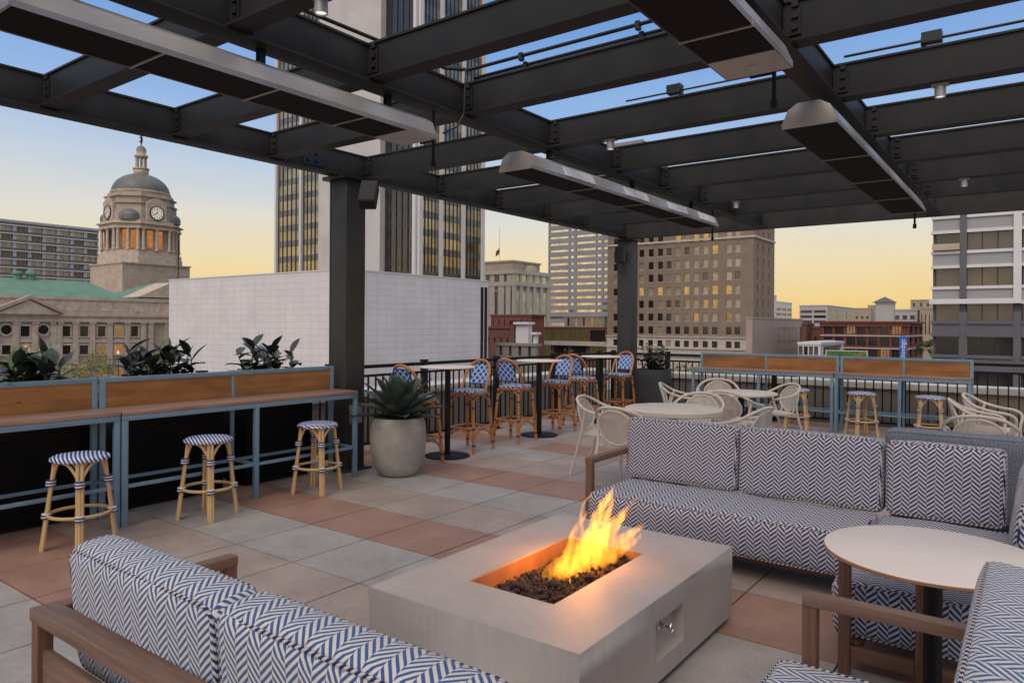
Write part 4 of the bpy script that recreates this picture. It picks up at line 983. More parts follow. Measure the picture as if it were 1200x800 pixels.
# ------------------------------------------------------------------ city
# facade(): real recessed openings on one face of a block. face 'S' looks to -Y, face 'E' looks to +X.
def wall_cells(m,face,c,u0,u1,z0,z1,rows_,cols_,dep,mi=0):
    """spandrels and piers standing 'dep' proud of plane c. rows_/cols_: openings"""
    def bx(a,b,za,zb):
        if b-a<1e-3 or zb-za<1e-3: return
        if face=='S': m.box(a,b,c-dep,c,za,zb,mi)
        else: m.box(c,c+dep,a,b,za,zb,mi)
    zz=z0
    for (ra,rb) in rows_:
        bx(u0,u1,zz,ra)
        uu=u0
        for (ca,cb) in cols_: bx(uu,ca,ra,rb); uu=cb
        bx(uu,u1,ra,rb); zz=rb
    bx(u0,u1,zz,z1)
def pane(face,c,a,b,za,zb,mat,par,ox,oy,name='window',sill=None,mull=0,off=.03):
    m=MB()
    if face=='S': m.box(a,b,c-off,c-.005,za,zb)
    else: m.box(c+.005,c+off,a,b,za,zb)
    if mull:
        for k in range(1,mull+1):
            q=a+(b-a)*k/(mull+1)
            if face=='S': m.box(q-.05,q+.05,c-off-.05,c-off-.001,za,zb,1)
            else: m.box(c+off+.001,c+off+.05,q-.05,q+.05,za,zb,1)
    if sill:
        if face=='S': m.box(a-.08,b+.08,c-sill-.06,c-.02,za-.14,za-.001,2)
        else: m.box(c+.02,c+sill+.06,a-.08,b+.08,za-.14,za-.001,2)
    sh(m,ox,oy); m.build(name,[mat,M['mullion'],M['hotelstone']],par)
def block(name,label,cat,xc,d,xl,xr,ztop,wallmat,deep=None,group=None,zbase=ZG):
    """block with its near corner (-Y face meets +X face) in photo column xc at depth d"""
    X,Y=at(xc,d); XL=onY(Y,xl)[0] if xl is not None else X-deep; YR=onX(X,xr)[0] if xr is not None else Y+deep
    t=thing(name,label,cat,(X,Y,zbase),0,group); t.location.z=0
    return t,X,Y,XL,YR
def zat(y,d,x=600):  # height of photo row y at depth d in column x
    u,w_=un(x,y); return HC-w_/FOC*d
def body(t,X,Y,XL,YR,z0,z1,mat,inset=0.0,name='wall'):
    m=MB(); m.box(XL-X,-inset,inset,YR-Y,z0,z1); return m.build(name,mat,t)
def rows_from(z_lo,pitch,h,n): return [(z_lo+i*pitch,z_lo+i*pitch+h) for i in range(n)]

# 1 white windowless block
t,X,Y,XL,YR=block('white_block','white windowless tiled block directly behind the railing and near column','building',405,62,198,572,0,None)
z1=zat(316,62,405); m=MB(); m.box(XL-X,0,0,YR-Y,ZG,z1); m.build('wall',M['whitetile'],t)
m=MB(); m.box(XL-X-.05,.05,-.05,YR-Y+.05,z1+.001,z1+.12); m.build('coping',M['pier'],t)
ya=onX(X,563)[0]; yb=onX(X,565.5)[0]; yc_=onX(X,567.5)[0]; yd=onX(X,570)[0]
for a,b in ((ya,yb),(yc_,yd)):
    m=MB(); m.box(.01,.10,a-Y,b-Y,ZG+1,zat(345,95)); m.build('dark_slot_window',M['glassdark'],t)
for (px,py0) in ((224,315),): 
    x_,y_=at(px-15,61.2)
tm_=thing('roof_mast','thin dark mast rising at the left corner of the white block','mast',(*at(208.5,100),0)); m=MB(); m.tube([(0,0,ZG),(0,0,zat(282,100,208))],.08,6); m.build('pole',M['bolt'],tm_)

# 2 tower
t,X,Y,XL,YR=block('glass_tower','tall office tower of bronze glass and white piers rising behind the pergola','building',488,155,322,566,0,None)
zt=105; base=zat(322,155,488); m=MB(); m.box(XL-X+.4,-.4,.4,YR-Y-.4,ZG,zt); m.build('core',M['glassbrown2'],t)
xa=onY(Y,377)[0]; xb=onY(Y,449)[0]
m=MB(); m.box(xa-X,xb-X,-1.2,.39,ZG,zt+.5); m.build('blank_shaft',M['towerwhite'],t)
P_=3.92; nf=27; S_lo=base+.9
def bay(face,a,b,gl,sp,div):
    for i in range(nf):
        z=S_lo+i*P_
        if z>zt-3: break
        m=MB(); mm=MB()
        if face=='S': m.box(a,b,.30,.395,z+1.55,z+P_-.05,0); m.box(a,b,.32,.395,z-.04,z+1.54,1)
        else: m.box(-.395,-.30,a,b,z+1.55,z+P_-.05,0); m.box(-.395,-.32,a,b,z-.04,z+1.54,1)
        for k in range(1,div):
            q=a+(b-a)*k/div
            if face=='S': m.box(q-.06,q+.06,.12,.299,z-.04,z+P_-.051,2)
            else: m.box(-.299,-.12,q-.06,q+.06,z-.04,z+P_-.051,2)
        m.build('window',[gl,sp,M['mullion']],t)
pw=.36
def pier(face,q,w_=pw):
    m=MB()
    if face=='S': m.box(q-w_,q+w_,-.35,.29,ZG,zt)
    else: m.box(-.29,.35,q-w_,q+w_,ZG,zt)
    m.build('pier',M['pier'],t)
xm=onY(Y,352)[0]; 
bay('S',XL-X+1.0,xm-X-.6,M['glassgold'],M['glassspan'],5); bay('S',xm-X+.6,xa-X-.05,M['glassgold'],M['glassspan'],5)
pier('S',XL-X+.4); pier('S',xm-X)
bay('S',xb-X+.05,-1.2,M['glassbrown2'],M['glassdark'],5)
y1=onX(X,516)[0]-Y; y2=onX(X,542)[0]-Y; y3=onX(X,565)[0]-Y
for a,b in ((1.6,y1-.47),(y1+.47,y2-.47),(y2+.47,y3-.47)): bay('E',a,b,M['glassgold'],M['glassspan'],5)
m=MB(); m.box(-1.15,-.35,-.35,.29,ZG,zt); m.box(.3-.59,.35,.35,1.5,ZG,zt); m.build('corner_pier',M['pier'],t)
for q in (y1,y2,y3): pier('E',q,.42)
m=MB(); m.box(xb-X,-.02,-.30,.38,base-1.0,base-.2); m.box(-.38,.30,1.51,y3,base-1.0,base-.2); m.build('base_band',M['pier'],t)

# 3 courthouse: long +X front
Xc,_=at(198,175); 
tc_=thing('courthouse','limestone courthouse with green roofs, columns and a domed clock tower','building',(Xc,0,0))
YE_=onX(Xc,235)[0]; YW=onX(Xc,-70)[0]
def hz(py,px): # height at the courthouse front plane for photo point
    return onX(Xc,px,py)[1]
zc=hz(367,65); zroof=hz(346,140); 
m=MB(); m.box(-60,0,YW,YE_,ZG,zc-.6); 
m.build('wall',M['limestone'],tc_)
m=MB(); m.box(-60.2,.9,YW-.5,YE_+.5,zc-.6,zc); m.box(-60.1,.45,YW-.3,YE_+.3,zc-1.3,zc-.601); m.build('cornice',M['limestone2'],tc_)
m=MB(); m.box(-59,-.6,YW+.5,YE_-.5,zc+.001,hz(350,100)-.3); m.box(-59.2,-.35,YW+.3,YE_-.3,hz(350,100)-.3,hz(349,100)+.1)
for k in range(12):
    y=onX(Xc,12+k*19)[0]; m.box(-.599,-.48,y-1.3,y+1.3,zc+.6,hz(354,100))
m.build('attic',M['limestone2'],tc_)
pit_=[]; cy=[onX(Xc,x)[0] for x in (-10+21*0,)]
wx=[(77,'w'),(98,'w'),(118.5,'w'),(138.5,'w'),(157,'w'),(29,'w'),(-20,'w')]
def win(px,py0,py1,w_=1.9,mat=None,ped=False,round_=False):
    yy=onX(Xc,px)[0]; z0_,z1_=hz(py1,px),hz(py0,px); mat=mat or M['glassdark']
    if round_:
        m=MB(); k=0; mx_=Matrix.Translation((.02,yy,(z0_+z1_)/2))@Matrix.Rotation(R(90),4,'Y'); tl(m,[(0,0),(1.0,0),(1.0,.08),(0,.08)],24,mx_); f=m.build('window',mat,tc_)
        m=MB(); tl(m,[(1.0,.0),(1.0,.25),(1.35,.25),(1.35,.0)],24,mx_); m.build('frame',M['limestone2'],f); return
    m=MB(); m.box(.02,.10,yy-w_/2,yy+w_/2,z0_,z1_); f=m.build('window',mat,tc_)
    m=MB(); b=.28
    m.box(.005,.35,yy-w_/2-b,yy-w_/2,z0_-.01,z1_+.01); m.box(.005,.35,yy+w_/2,yy+w_/2+b,z0_-.01,z1_+.01); m.box(.005,.40,yy-w_/2-b-.1,yy+w_/2+b+.1,z1_+.011,z1_+.4); m.box(.005,.42,yy-w_/2-b-.1,yy+w_/2+b+.1,z0_-.3,z0_-.011)
    m.build('frame',M['limestone2'],f)
    if ped:
        m=MB(); n=10; pts=[(yy-w_*.85,z1_+.6)]+[(yy-w_*.85*math.cos(PI*k/n),z1_+.75+.9*math.sin(PI*k/n)*.9) for k in range(n+1)]+[(yy+w_*.85,z1_+.6)]
        m.prism(pts,.005,.5,axis='x'); m.build('pediment',M['limestone2'],f)
for i,(px,_) in enumerate(wx):
    win(px,382,394,1.7,M['litdim'] if i==3 else None)
    win(px,404.5,415,1.8,[None,None,M['litdim'],M['litorange'],M['litdim'],M['lit'],None][i],ped=True)
for px in (7,50.5): win(px,381.5,391,2,None,round_=True); win(px,404.5,415,1.6,M['lit'] if px>40 else None)
for px in (78,98,118.5,138.5,157): win(px,431,440,1.7,M['litdim'])
m=MB() # columns (engaged) between the windows
for px in (-8,18,40,62,69,87.5,107.5,128,148,167,176,195):
    y=onX(Xc,px)[0]; m.box(.005,.55,y-.55,y+.55,hz(425,px),hz(379.5,px)); m.box(.005,.75,y-.75,y+.75,hz(379.4,px),hz(377.5,px)); m.box(.005,.75,y-.75,y+.75,hz(427,px),hz(425.1,px))
m.build('pilasters',M['limestone2'],tc_)
m=MB(); m.box(.005,.8,YW,YE_,hz(377.4,100),hz(374,100)); m.box(.005,.5,YW,YE_,hz(427.6,100)-.6,hz(427.2,100)); m.build('entablature',M['limestone2'],tc_)
# pediment of the left pavilion
yl,yr,ym=onX(Xc,-8)[0],onX(Xc,65)[0],onX(Xc,31)[0]; zl=hz(368,30); zp=hz(351,31)
m=MB(); m.prism([(yl,zl),(yr,zl),(ym,zp)],.30,1.6,axis='x'); m.build('pediment',M['limestone2'],tc_)
m=MB(); m.prism([(yl-1,zl+.1),(ym,zp+.15),(yr+1,zl+.1),(yr+1,zl+.7),(ym,zp+.9),(yl-1,zl+.7)],.25,2.0,axis='x'); m.build('pediment_moulding',M['limestone'],tc_)
# green copper roofs
m=MB(); za=hz(347,60); xr0=-4.0; ye=onX(Xc+xr0,140)[0]+2; yw=YW+3
ridge=za+4.3; m.v+=[(xr0,yw,za),(xr0,ye,za),(-34,ye,za),(-34,yw,za),(-15,yw+6,ridge),(-15,ye-4.5,ridge)]
for f in ((0,1,5,4),(1,2,5),(2,3,4,5),(3,0,4),(0,3,2,1)): m.face(f)
m.build('roof',M['copper'],tc_)
m=MB(); yb_=onX(Xc-8,146)[0]; ye2=onX(Xc-8,215)[0]; zb_=za+.3
m.v+=[(-10,yb_,zb_),(-10,ye2+8,zb_),(-28,ye2+8,zb_),(-28,yb_,zb_),(-18,yb_+14,zb_+5.2),(-18,ye2+8,zb_+5.2)]
for f in ((0,1,5,4),(1,2,5),(2,3,4,5),(3,0,4),(0,3,2,1)): m.face(f)
m.build('roof',M['copper'],tc_)
yg=onX(Xc,198)[0]; m=MB(); m.prism([(yg-7,zc+4.2),(yg+9,zc+4.2),(yg+1,zc+8.0)],-9.0,-.8,axis='x'); m.build('gable',M['limestone2'],tc_)
for px in (20,36):
    y=onX(Xc-15,px)[0]; m=MB(); m.lathe([(.9,ridge-1.5),(.9,ridge+.7),(1.2,ridge+.9),(1.2,ridge+1.3),(.5,ridge+(2.2 if px>30 else 1.6)),(0,ridge+(2.2 if px>30 else 1.6))],(-15,y,0),12); m.build('roof_vent',M['copper'],tc_)
# clock tower
tX,tY=at(143,203); TS=20.0; cxT,cyT=tX-TS/2,tY+TS/2
tt=thing('clock_tower','domed limestone clock tower with statue rising over the green courthouse roof','tower',(cxT,cyT,0))
def zT(py): return zat(py,218,165)
h=TS/2
m=MB(); m.box(-h,h,-h,h,ZG,zT(313)); m.box(-h-.3,h+.3,-h-.3,h+.3,zT(313),zT(312)+.1); m.build('base',M['limestone'],tt)
def octo(r,c=.42): k=r*c; return [(r,-k),(r,k),(k,r),(-k,r),(-r,k),(-r,-k),(-k,-r),(k,-r)]
m=MB(); 
for r_,a,b in ((10.0,311.9,305),(9.8,304.9,300),(9.4,299.9,297)): m.prism(octo(r_,.56),zT(a),zT(b))
m.build('plinth',M['limestone2'],tt)
m=MB(); m.prism(octo(8.3,.5),zT(296.9),zT(271)); m.build('drum',M['limestone'],tt)
# openings with the sky behind them painted as orange glow, columns round the drum
def on_side(k,u,o): # side index, lateral coordinate, outward offset
    a=k*PI/4; c,s_=math.cos(a),math.sin(a); r_=8.3 if k%2==0 else 8.3*(1+.5)/math.sqrt(2); r_+=o; return (c*r_-s_*u,s_*r_+c*u)
def obox(m,k,u0,u1,o0,o1,z0_,z1_,base_r=None):
    pts=[on_side(k,u0,o0),on_side(k,u1,o0),on_side(k,u1,o1),on_side(k,u0,o1)]; m.prism(pts,z0_,z1_)
for k in range(8):
    for u in ((-1.45,1.45) if k%2==0 else (-1.15,1.15)):
        m=MB(); obox(m,k,u-.8,u+.8,.02,.12,zT(294),zT(274)); m.build('window',M['litorange'] if k in (0,7) else M['glassdark'],tt)
m=MB()
for k in range(8):
    W_=4.15 if k%2==0 else 2.9
    us=(-W_+.3,-W_*.0,W_-.3) if k%2==0 else (-W_+.2,0,W_-.2)
    for u in us:
        x_,y_=on_side(k,u,1.25); zz0,zz1=zT(296.5),zT(272.5); m.lathe([(.62,zz0),(.62,zz0+.4),(.46,zz0+.5),(.40,zz1-.5),(.6,zz1-.3),(.6,zz1)],(x_,y_,0),10)
m.build('columns',M['limestone2'],tt,smooth=True)
m=MB()
for r_,a,b in ((10.1,272.4,270.6),(9.8,270.5,267.6),(10.5,267.5,266),(9.5,265.9,263)): m.prism(octo(r_,.5),zT(a),zT(b))
m.build('entablature',M['limestone2'],tt)
m=MB()
for r_,a,b in ((8.9,262.9,252),(8.6,251.9,244),(9.1,243.9,242.6),(8.3,242.5,236),(8.9,235.9,234.4),(8.0,234.3,230.5)): m.prism(octo(r_,.48),zT(a),zT(b))
m.build('clock_stage',M['limestone'],tt)
for k in (0,2,4,6): # aedicules carrying the clocks
    m=MB(); zz=zT(254)
    def oc(m,k,u0,u1,o0,o1,a,b): obox(m,k,u0,u1,o0,o1,a,b)
    oc(m,k,-2.9,2.9,.3,1.25,zT(262.5),zT(243)); n=12
    pts=[(-2.9+5.8*i/n) for i in range(n+1)]
    for i in range(n):
        u0,u1=pts[i],pts[i+1]; hh=zT(243)+1.5*math.sin(PI*(i+.5)/n); oc(m,k,u0,u1-.001,.52,1.3,zT(243)+.001,hh)
    m.build('aedicule',M['limestone2'],tt)
    c_=on_side(k,0,1.26); an=k*PI/4; Mx=Matrix.Translation((c_[0],c_[1],zz))@Matrix.Rotation(an,4,'Z')@Matrix.Rotation(R(90),4,'Y')
    m=MB(); tl(m,[(0,.0),(1.86,.0),(1.86,.10),(0,.10)],32,Mx); ck=m.build('clock_face',M['clock'],tt)
    m=MB(); tl(m,[(1.85,.0),(1.85,.25),(2.12,.25),(2.12,.0)],32,Mx); m.build('rim',M['black'],ck)
    m=MB()
    for q in range(12):
        A=Matrix.Rotation(q*PI/6,4,'Z'); m.box(-.085,.085,1.2,1.7,.101,.14,M=Mx@A)
    m.build('hour_marks',M['black'],ck)
    # 8 o'clock: minute hand up, hour hand to the lower left
    def hand(ang,l,w2):
        # face plane: local x = down (world -z), local y = tangent
        m=MB(); A=Matrix.Rotation(ang,4,'Z'); m.box(-l,.2,-w2,w2,.145,.19,M=Mx@A); return m
    hand(0,1.55,.07).build('minute_hand',M['black'],ck); hand(R(-240)*-1 if 0 else R(120),1.05,.11).build('hour_hand',M['black'],ck)
for k in (1,3,5,7):
    x_,y_=on_side(k,0,-.6); m=MB(); m.lathe([(3.1,zT(263)),(3.1,zT(257.5)),(2.8,zT(255)),(2.1,zT(252.6)),(1,zT(250.8)),(0,zT(250.5))],(x_,y_,0),20); m.build('corner_cupola',M['dome'],tt,smooth=True)
m=MB(); m.lathe([(7.4,zT(230.5)),(8.1,zT(230)),(8.3,zT(228.8)),(8.3,zT(227.8)),(7.8,zT(227))],n=40); m.lathe([(7.8,zT(232)),(7.8,zT(227.2)),(0,zT(227))],n=40); m.build('dome_ring',M['limestone2'],tt,smooth=True)
m=MB(); z0_=zT(228); z1_=zT(205); m.lathe([(8.0*math.cos(a),z0_+(z1_-z0_)*math.sin(a)) for a in [R(x) for x in (0,8,16,26,36,46,56,66,76,84)]],n=48); m.build('dome',M['dome'],tt,smooth=True)
m=MB(); m.lathe([(1.9,zT(206)),(2.1,zT(204)),(2.1,zT(200.5)),(1.6,zT(200))],n=16); m.lathe([(2.15,zT(200)),(2.3,zT(199.8)),(2.3,zT(198.4)),(0,zT(198.2))],n=16)
for k in range(8):
    a=k*PI/4+.2; m.box(-.17,.17,-.17,.17,zT(198.2),zT(186),M=Matrix.Translation((1.35*math.cos(a),1.35*math.sin(a),0)))
m.lathe([(1.75,zT(186)),(1.9,zT(185)),(1.9,zT(183.5)),(1.3,zT(182)),(1.3,zT(178)),(1.45,zT(177.5)),(1.45,zT(176.5))],n=16); m.build('lantern',M['limestone2'],tt)
m=MB(); m.lathe([(1.4,zT(176.5)),(1.2,zT(174.6)),(.7,zT(172.8)),(.15,zT(171.5)),(.15,zT(170.5))],n=16); m.build('lantern_dome',M['dome'],tt,smooth=True)
m=MB(); z0_=zT(171); sc2=(zT(156.5)-z0_)/4.6
sp=[(0,0,0),(0,.05,1.0),(0,.15,1.9),(0,.0,2.8),(0,-.1,3.3)]; m.tube([(x*sc2,y*sc2,z0_+z*sc2) for x,y,z in sp],[.12,.3,.36,.34,.12],8); m.tube([(0,-.1*sc2,z0_+3.2*sc2),(0,-.12*sc2,z0_+3.8*sc2)],[.2,.16],8); m.tube([(0,0,z0_+3*sc2),(0,.6*sc2,z0_+3.6*sc2),(0,.55*sc2,z0_+4.6*sc2)],[.12,.1,.05],6); m.tube([(0,0,z0_+2.9*sc2),(0,-.9*sc2,z0_+2.6*sc2)],[.12,.06],6); m.tube([(0,.1,z0_+1.4*sc2),(0,-.9*sc2,z0_+1.0*sc2)],[.28,.08],6)
m.build('statue',M['bolt'],tt,smooth=True)

# 4 slab office far left
t,X,Y,XL,YR=block('slab_office','long grey slab office with horizontal window bands at the far left','building',-60,300,-100,114,0,None)
ztp=zat(253,300,-60); m=MB(); m.box(-30,0,0,YR-Y,ZG,ztp); m.build('core',M['glassbrown2'],t)
m=MB(); P_=3.75; n=9; ny=10; w_=(YR-Y)/ny
for i in range(n):
    z=ztp-.1-(i+1)*P_; m.box(.01,1.0,0,YR-Y,z+2.35,z+P_-.02)
    m.box(1.001,1.3,0,YR-Y,z+2.35,z+2.75,1)
for k in range(ny+1): m.box(.01,.6,k*w_-.5 if k else 0,k*w_+.5 if k<ny else k*w_,ztp-.1-n*P_,ztp-.1-n*P_+2.34) if 0 else None
ms=m
for i in range(n):
    z=ztp-.1-(i+1)*P_
    for k in range(ny):
        mm=MB(); mm.box(.01,.12,k*w_+.7,(k+1)*w_-.7,z+.1,z+2.34); 
        q=k*w_+.7
        while q<(k+1)*w_-.8: mm.box(.121,.3,q-.08,q+.08,z+.1,z+2.34,1); q+=1.9
        mm.build('window',[M['glassblind'] if rnd.random()<.8 else M['glassdark'],M['officegrey']],t)
m=ms
for i in range(n):
    z=ztp-.1-(i+1)*P_
    for k in range(ny+1): m.box(.02,.9,max(0,k*w_-.68),min(YR-Y,k*w_+.68),z,z+2.349,2)
m.build('wall',[M['darkgrey'],M['lightpanel'],M['officegrey']],t)
m=MB(); m.box(-30.2,1.2,-.2,YR-Y+.2,ztp-.1,ztp+1.0); m.build('roof_edge',M['officegrey'],t)

# 5 green glass office with a flag
t,X,Y,XL,YR=block('green_glass_office','pale stone office with green glass bays and a rooftop flag','building',603,260,540,642,0,None)
zc1=zat(316,260,603); zm=zat(332,260,603); m=MB(); m.box(XL-X,-.3,.3,YR-Y,ZG,zc1-1); m.build('core',M['tan'],t)
m=MB(); m.box(XL-X-.2,.6,-.6,YR-Y,zc1-1.4,zc1); m.box(XL-X-.2,.5,-.5,YR-Y+3,zm-.8,zm+.7)
ybs=[onX(X,q)[0]-Y for q in (603,610,618,626,634,642)]
for q in ybs: m.box(-.29,.35,q-.9 if q>0 else .31,q+.9,ZG,zm-.81); m.box(-.29,.25,q-.7 if q>0 else .31,q+.7,zm+.71,zc1-1.41)
xbs=[onY(Y,q)[0]-X for q in (567,577,588,597,603)]
for q in xbs: m.box(q-1.6,q+(.3 if q>-1 else 1.2),-.35,.29,ZG,zm-.81); m.box(q-1.2,q+(.2 if q>-1 else 1.0),-.25,.29,zm+.71,zc1-1.41)
m.build('stone_frame',M['hotelstone'],t)
for a,b in zip(ybs[:-1],ybs[1:]):
    for z0_,z1_ in ((zm+.75,zc1-1.45),)+tuple((zat(395,260)+i*4.2,zat(395,260)+i*4.2+4.1) for i in range(4)):
        mm=MB(); mm.box(-.29,-.1,a+.95,b-.95,z0_,min(z1_,zm-.85) if z0_<zm else z1_); mm.build('window',M['glassgreen'],t)
for a,b in zip(xbs[:-2],xbs[1:-1]):
    for z0_,z1_ in ((zm+.75,zc1-1.45),)+tuple((zat(395,260)+i*4.2,zat(395,260)+i*4.2+3.9) for i in range(4)):
        mm=MB(); mm.box(a+1.25,b-1.65,.1,.29,z0_,min(z1_,zm-.85) if z0_<zm else z1_); mm.build('window',M['glassdark'],t)
m=MB(); m.box(XL-X,onY(Y+6,608)[0]-X-3,6,24,zc1,zat(306,265)); m.box(XL-X-.4,onY(Y+6,608)[0]-X-2.6,5.6,24.4,zat(306,265)+.01,zat(306,265)+.7); m.build('penthouse',M['tan'],t)
m=MB(); yy=onX(X,630)[0]-Y; m.lathe([(2.6,zc1),(2.6,zc1+1.0),(1.9,zc1+2.2),(0,zc1+2.8)],(-3.5,yy,0),14); m.build('roof_cupola',M['tan'],t,smooth=True)
fx,fy=at(585,270); tfl=thing('flag','small flag drooping from a thin pole on the green glass office','flag',(fx,fy,zat(306,270))); m=MB(); m.tube([(0,0,0),(0,0,13)],.05,6); m.build('pole',M['bolt'],tfl)
m=MB(); m.quad((-.1,0,5.0),(-2.0,.3,3.6),(-2.2,.3,1.6),(-.1,0,3.0)); m.box(-2.1,-.1,.31,.33,2.4,2.6); m.build('cloth',M['redbrick'],tfl)

# 6 striped office
t,X,Y,XL,YR=block('striped_office','blue grey office tower with bright horizontal strip windows','building',752,360,642,None,0,None,deep=40)
ztp=zat(163,360,752); P_=3.62; m=MB(); m.box(XL-X,0,.6,30,ZG,ztp-.5); m.build('core',M['darkgrey'],t)
W0=XL-X; n=26; zb=zat(390,360,680)
u=[onY(Y,q)[0]-X for q in (644,666,671.5,675.5,699,703.5,709,728,733,752)]
u=[onY(Y,q)[0]-X for q in (643.5,665.5,667.5,671.8,674.5,697.5,698.8,704,706.5,728,729.5,735,737.5,751)]; cols_=[(u[2*k],u[2*k+1]) for k in range(7)]
rows6=[(zb+i*P_,zb+i*P_+1.25) for i in range(n)]
m=MB(); wall_cells(m,'S',.6,W0,0,ZG,ztp,rows6,cols_,.6); m.build('wall',M['stripegrey'],t)
rr6=random.Random(2); up_=MB()
def MBw(c,d_,a,b,mt,t=t):
    mm=MB(); mm.box(c,d_,.5,.59,a,b); mm.build('window',mt,t)
for i,(a,b) in enumerate(rows6):
    for k,(c,d_) in enumerate(cols_):
        up_.box(c,d_,.5,.59,a,b) if i>13 else MBw(c,d_,a,b,M['glassstripe'] if (i>4 or rr6.random()<.45) else (M['glassbrown'] if i>0 else M['glassdark']))
tag(up_.build('upper_windows',M['glassstripe'],t),kind='stuff')

# 7 hotel
t,X,Y,XL,YR=block('brick_hotel','tan brick hotel block with rows of small golden windows','building',882,185,712,906,0,None)
ztp=zat(252,185,882); m=MB(); m.box(XL-X,0,0,YR-Y,ZG,ztp-.3); m.build('core',M['hotel'],t)
zrow=[zat(q,185,882) for q in (402.8+2.5,388,371.5,355,338.5,322,306,289.5,273.5)]
rows7=[(z-1.05,z+1.05) for z in zrow]
pxs=[722,729,740,752,763,774,784,794.5,805,816,827,838,854.5,864.5]
cols7=[(onY(Y,q)[0]-X-.74,onY(Y,q)[0]-X+.74) for q in pxs]
zbase=zat(396.5,185,882)
m=MB(); wall_cells(m,'S',0,XL-X,.25,zbase+.3,ztp,rows7[1:],cols7,.25); 
colsE=[(onX(X,q)[0]-Y-.5,onX(X,q)[0]-Y+.5) for q in (886.5,893,899.5)]
wall_cells(m,'E',0,.001,YR-Y,zbase+.3,ztp,rows7[1:],colsE,.25); m.build('wall',M['hotel'],t)
m=MB(); wall_cells(m,'S',0,XL-X-.1,.35,ZG,zbase,[rows7[0]],cols7,.35); m.box(XL-X-.3,.7,-.7,-.001,zbase,zbase+.29); m.box(.001,.7,0,YR-Y,zbase,zbase+.29); wall_cells(m,'E',0,.001,YR-Y,ZG,zbase,[rows7[0]],colsE,.35); zz=zat(411,185,882); m.box(XL-X-.2,.6,-.65,-.36,zz,zz+.6); m.build('stone_base',M['hotelstone'],t); m=MB(); zz=zat(277,185,882); m.box(XL-X-.2,.6,-.6,-.251,zz-.2,zz+.3); m.box(.251,.6,-.25,YR-Y,zz-.2,zz+.3)
m.build('upper_cornice',M['hotelstone'],t)
rr7=random.Random(9)
lit_rows={4:.55,5:.30,2:0,1:0}
for i,(a,b) in enumerate(rows7):
    for k,(c,d_) in enumerate(cols7):
        if 3<=k<=3 and False: continue
        q=rr7.random()
        if i==4 and k>=3: mt=M['lit'] if q<.40 else M['glassblind']
        elif i>=5 and k>=6: mt=M['glassblind'] if q<.70 else (M['lit'] if q>.90 else M['glassbrown'])
        elif i in(2,3,4) and k>=6: mt=M['glassgold'] if q<.3 else M['glassblind']
        else: mt=M['glassdark'] if q<.88 else M['glassblind']
        pane('S',0,c,d_,a,b,mt,t,0,0,sill=.25)
mm=MB()
for i,(a,b) in enumerate(rows7):
    for c,d_ in colsE: mm.box(.005,.03,c,d_,a,b)
tag(mm.build('side_windows',M['glassbrown'],t),kind='stuff')

# 8 beige annex in front of the hotel
t,X,Y,XL,YR=block('beige_annex','low plain beige annex with two rows of slot windows at the right of the hotel','building',880,150,874,939,0,None)
z1=zat(373,150,880); m=MB(); m.box(XL-X,0,0,YR-Y,ZG,z1-.1)
m.build('core',M['beige'],t)
z_a=(zat(392,165,915),zat(383.5,165,915)); z_b=(zat(408,165,915),zat(399.5,165,915))
cl=[(onX(X,q)[0]-Y-.5,onX(X,q)[0]-Y+.5) for q in (912.5,915.5,918.5,921.5,924.5,927.5,930.5)]
m=MB(); wall_cells(m,'E',0,0,YR-Y,ZG,z1,[z_b,z_a],cl,.3); m.build('wall',M['beige'],t)
for a,b in (z_a,z_b):
    for c,d_ in cl: mm=MB(); mm.box(.01,.05,c,d_,a,b); mm.build('window',M['mullion'],t)
m=MB(); m.box(XL-X-.1,.4,-.1,YR-Y+.1,z1-.05,z1+.3); m.build('roof_edge',M['tan'],t)

# generic banded / gridded blocks farther away
def simple(name,label,xc,d,xl,xr,ytop,wm_,gm,rows_px,ncS,ncE,hw=1.4,frac=.72,cat='building',deep=18,roofm='roofing',ybase=None):
    t,X,Y,XL,YR=block(name,label,cat,xc,d,xl,xr,0,None,deep=deep); z1=zat(ytop,d,xc)
    m=MB(); m.box(XL-X,0,0,YR-Y,ZG,z1-.2); m.build('core',wm_,t)
    rows_=sorted([(zat(q,d,xc)-hw/2,zat(q,d,xc)+hw/2) for q in rows_px])
    wS=XL-X; cS=[(wS+(-wS)*(k+.5-frac/2)/ncS,wS+(-wS)*(k+.5+frac/2)/ncS) for k in range(ncS)]; wE=YR-Y; cE=[(wE*(k+.5-frac/2)/ncE,wE*(k+.5+frac/2)/ncE) for k in range(ncE)]
    m=MB(); wall_cells(m,'S',0,wS,.3,ZG,z1,rows_,cS,.3); wall_cells(m,'E',0,.001,wE,ZG,z1,rows_,cE,.3); m.build('wall',wm_,t)
    for a,b in rows_:
        for c,d_ in cS: mm=MB(); mm.box(c,d_,-.05,-.01,a,b); mm.build('window',rnd.choice(gm),t)
        for c,d_ in cE: mm=MB(); mm.box(.01,.05,c,d_,a,b); mm.build('window',rnd.choice(gm),t)
    m=MB(); m.box(wS-.1,.45,-.45,wE+.1,z1+.001,z1+.45); m.box(wS+1,-1,1,wE-1,z1+.45,z1+.55); m.build('roof',wm_,t)
    return t,X,Y,XL,YR,z1
G1=[M['glassbrown'],M['glassbrown'],M['glassdark']]; G2=[M['glassdark']]
simple('white_office','small white office with dark window bands just right of the hotel',908,300,903,927,354,M['lightpanel'],G1,(362,368,374),1,3,1.1,.9)
simple('white_stair_tower','slim white tower at the edge of the hotel',906,296,900,909,347,M['lightpanel'],G2,(),1,1,1,.5)
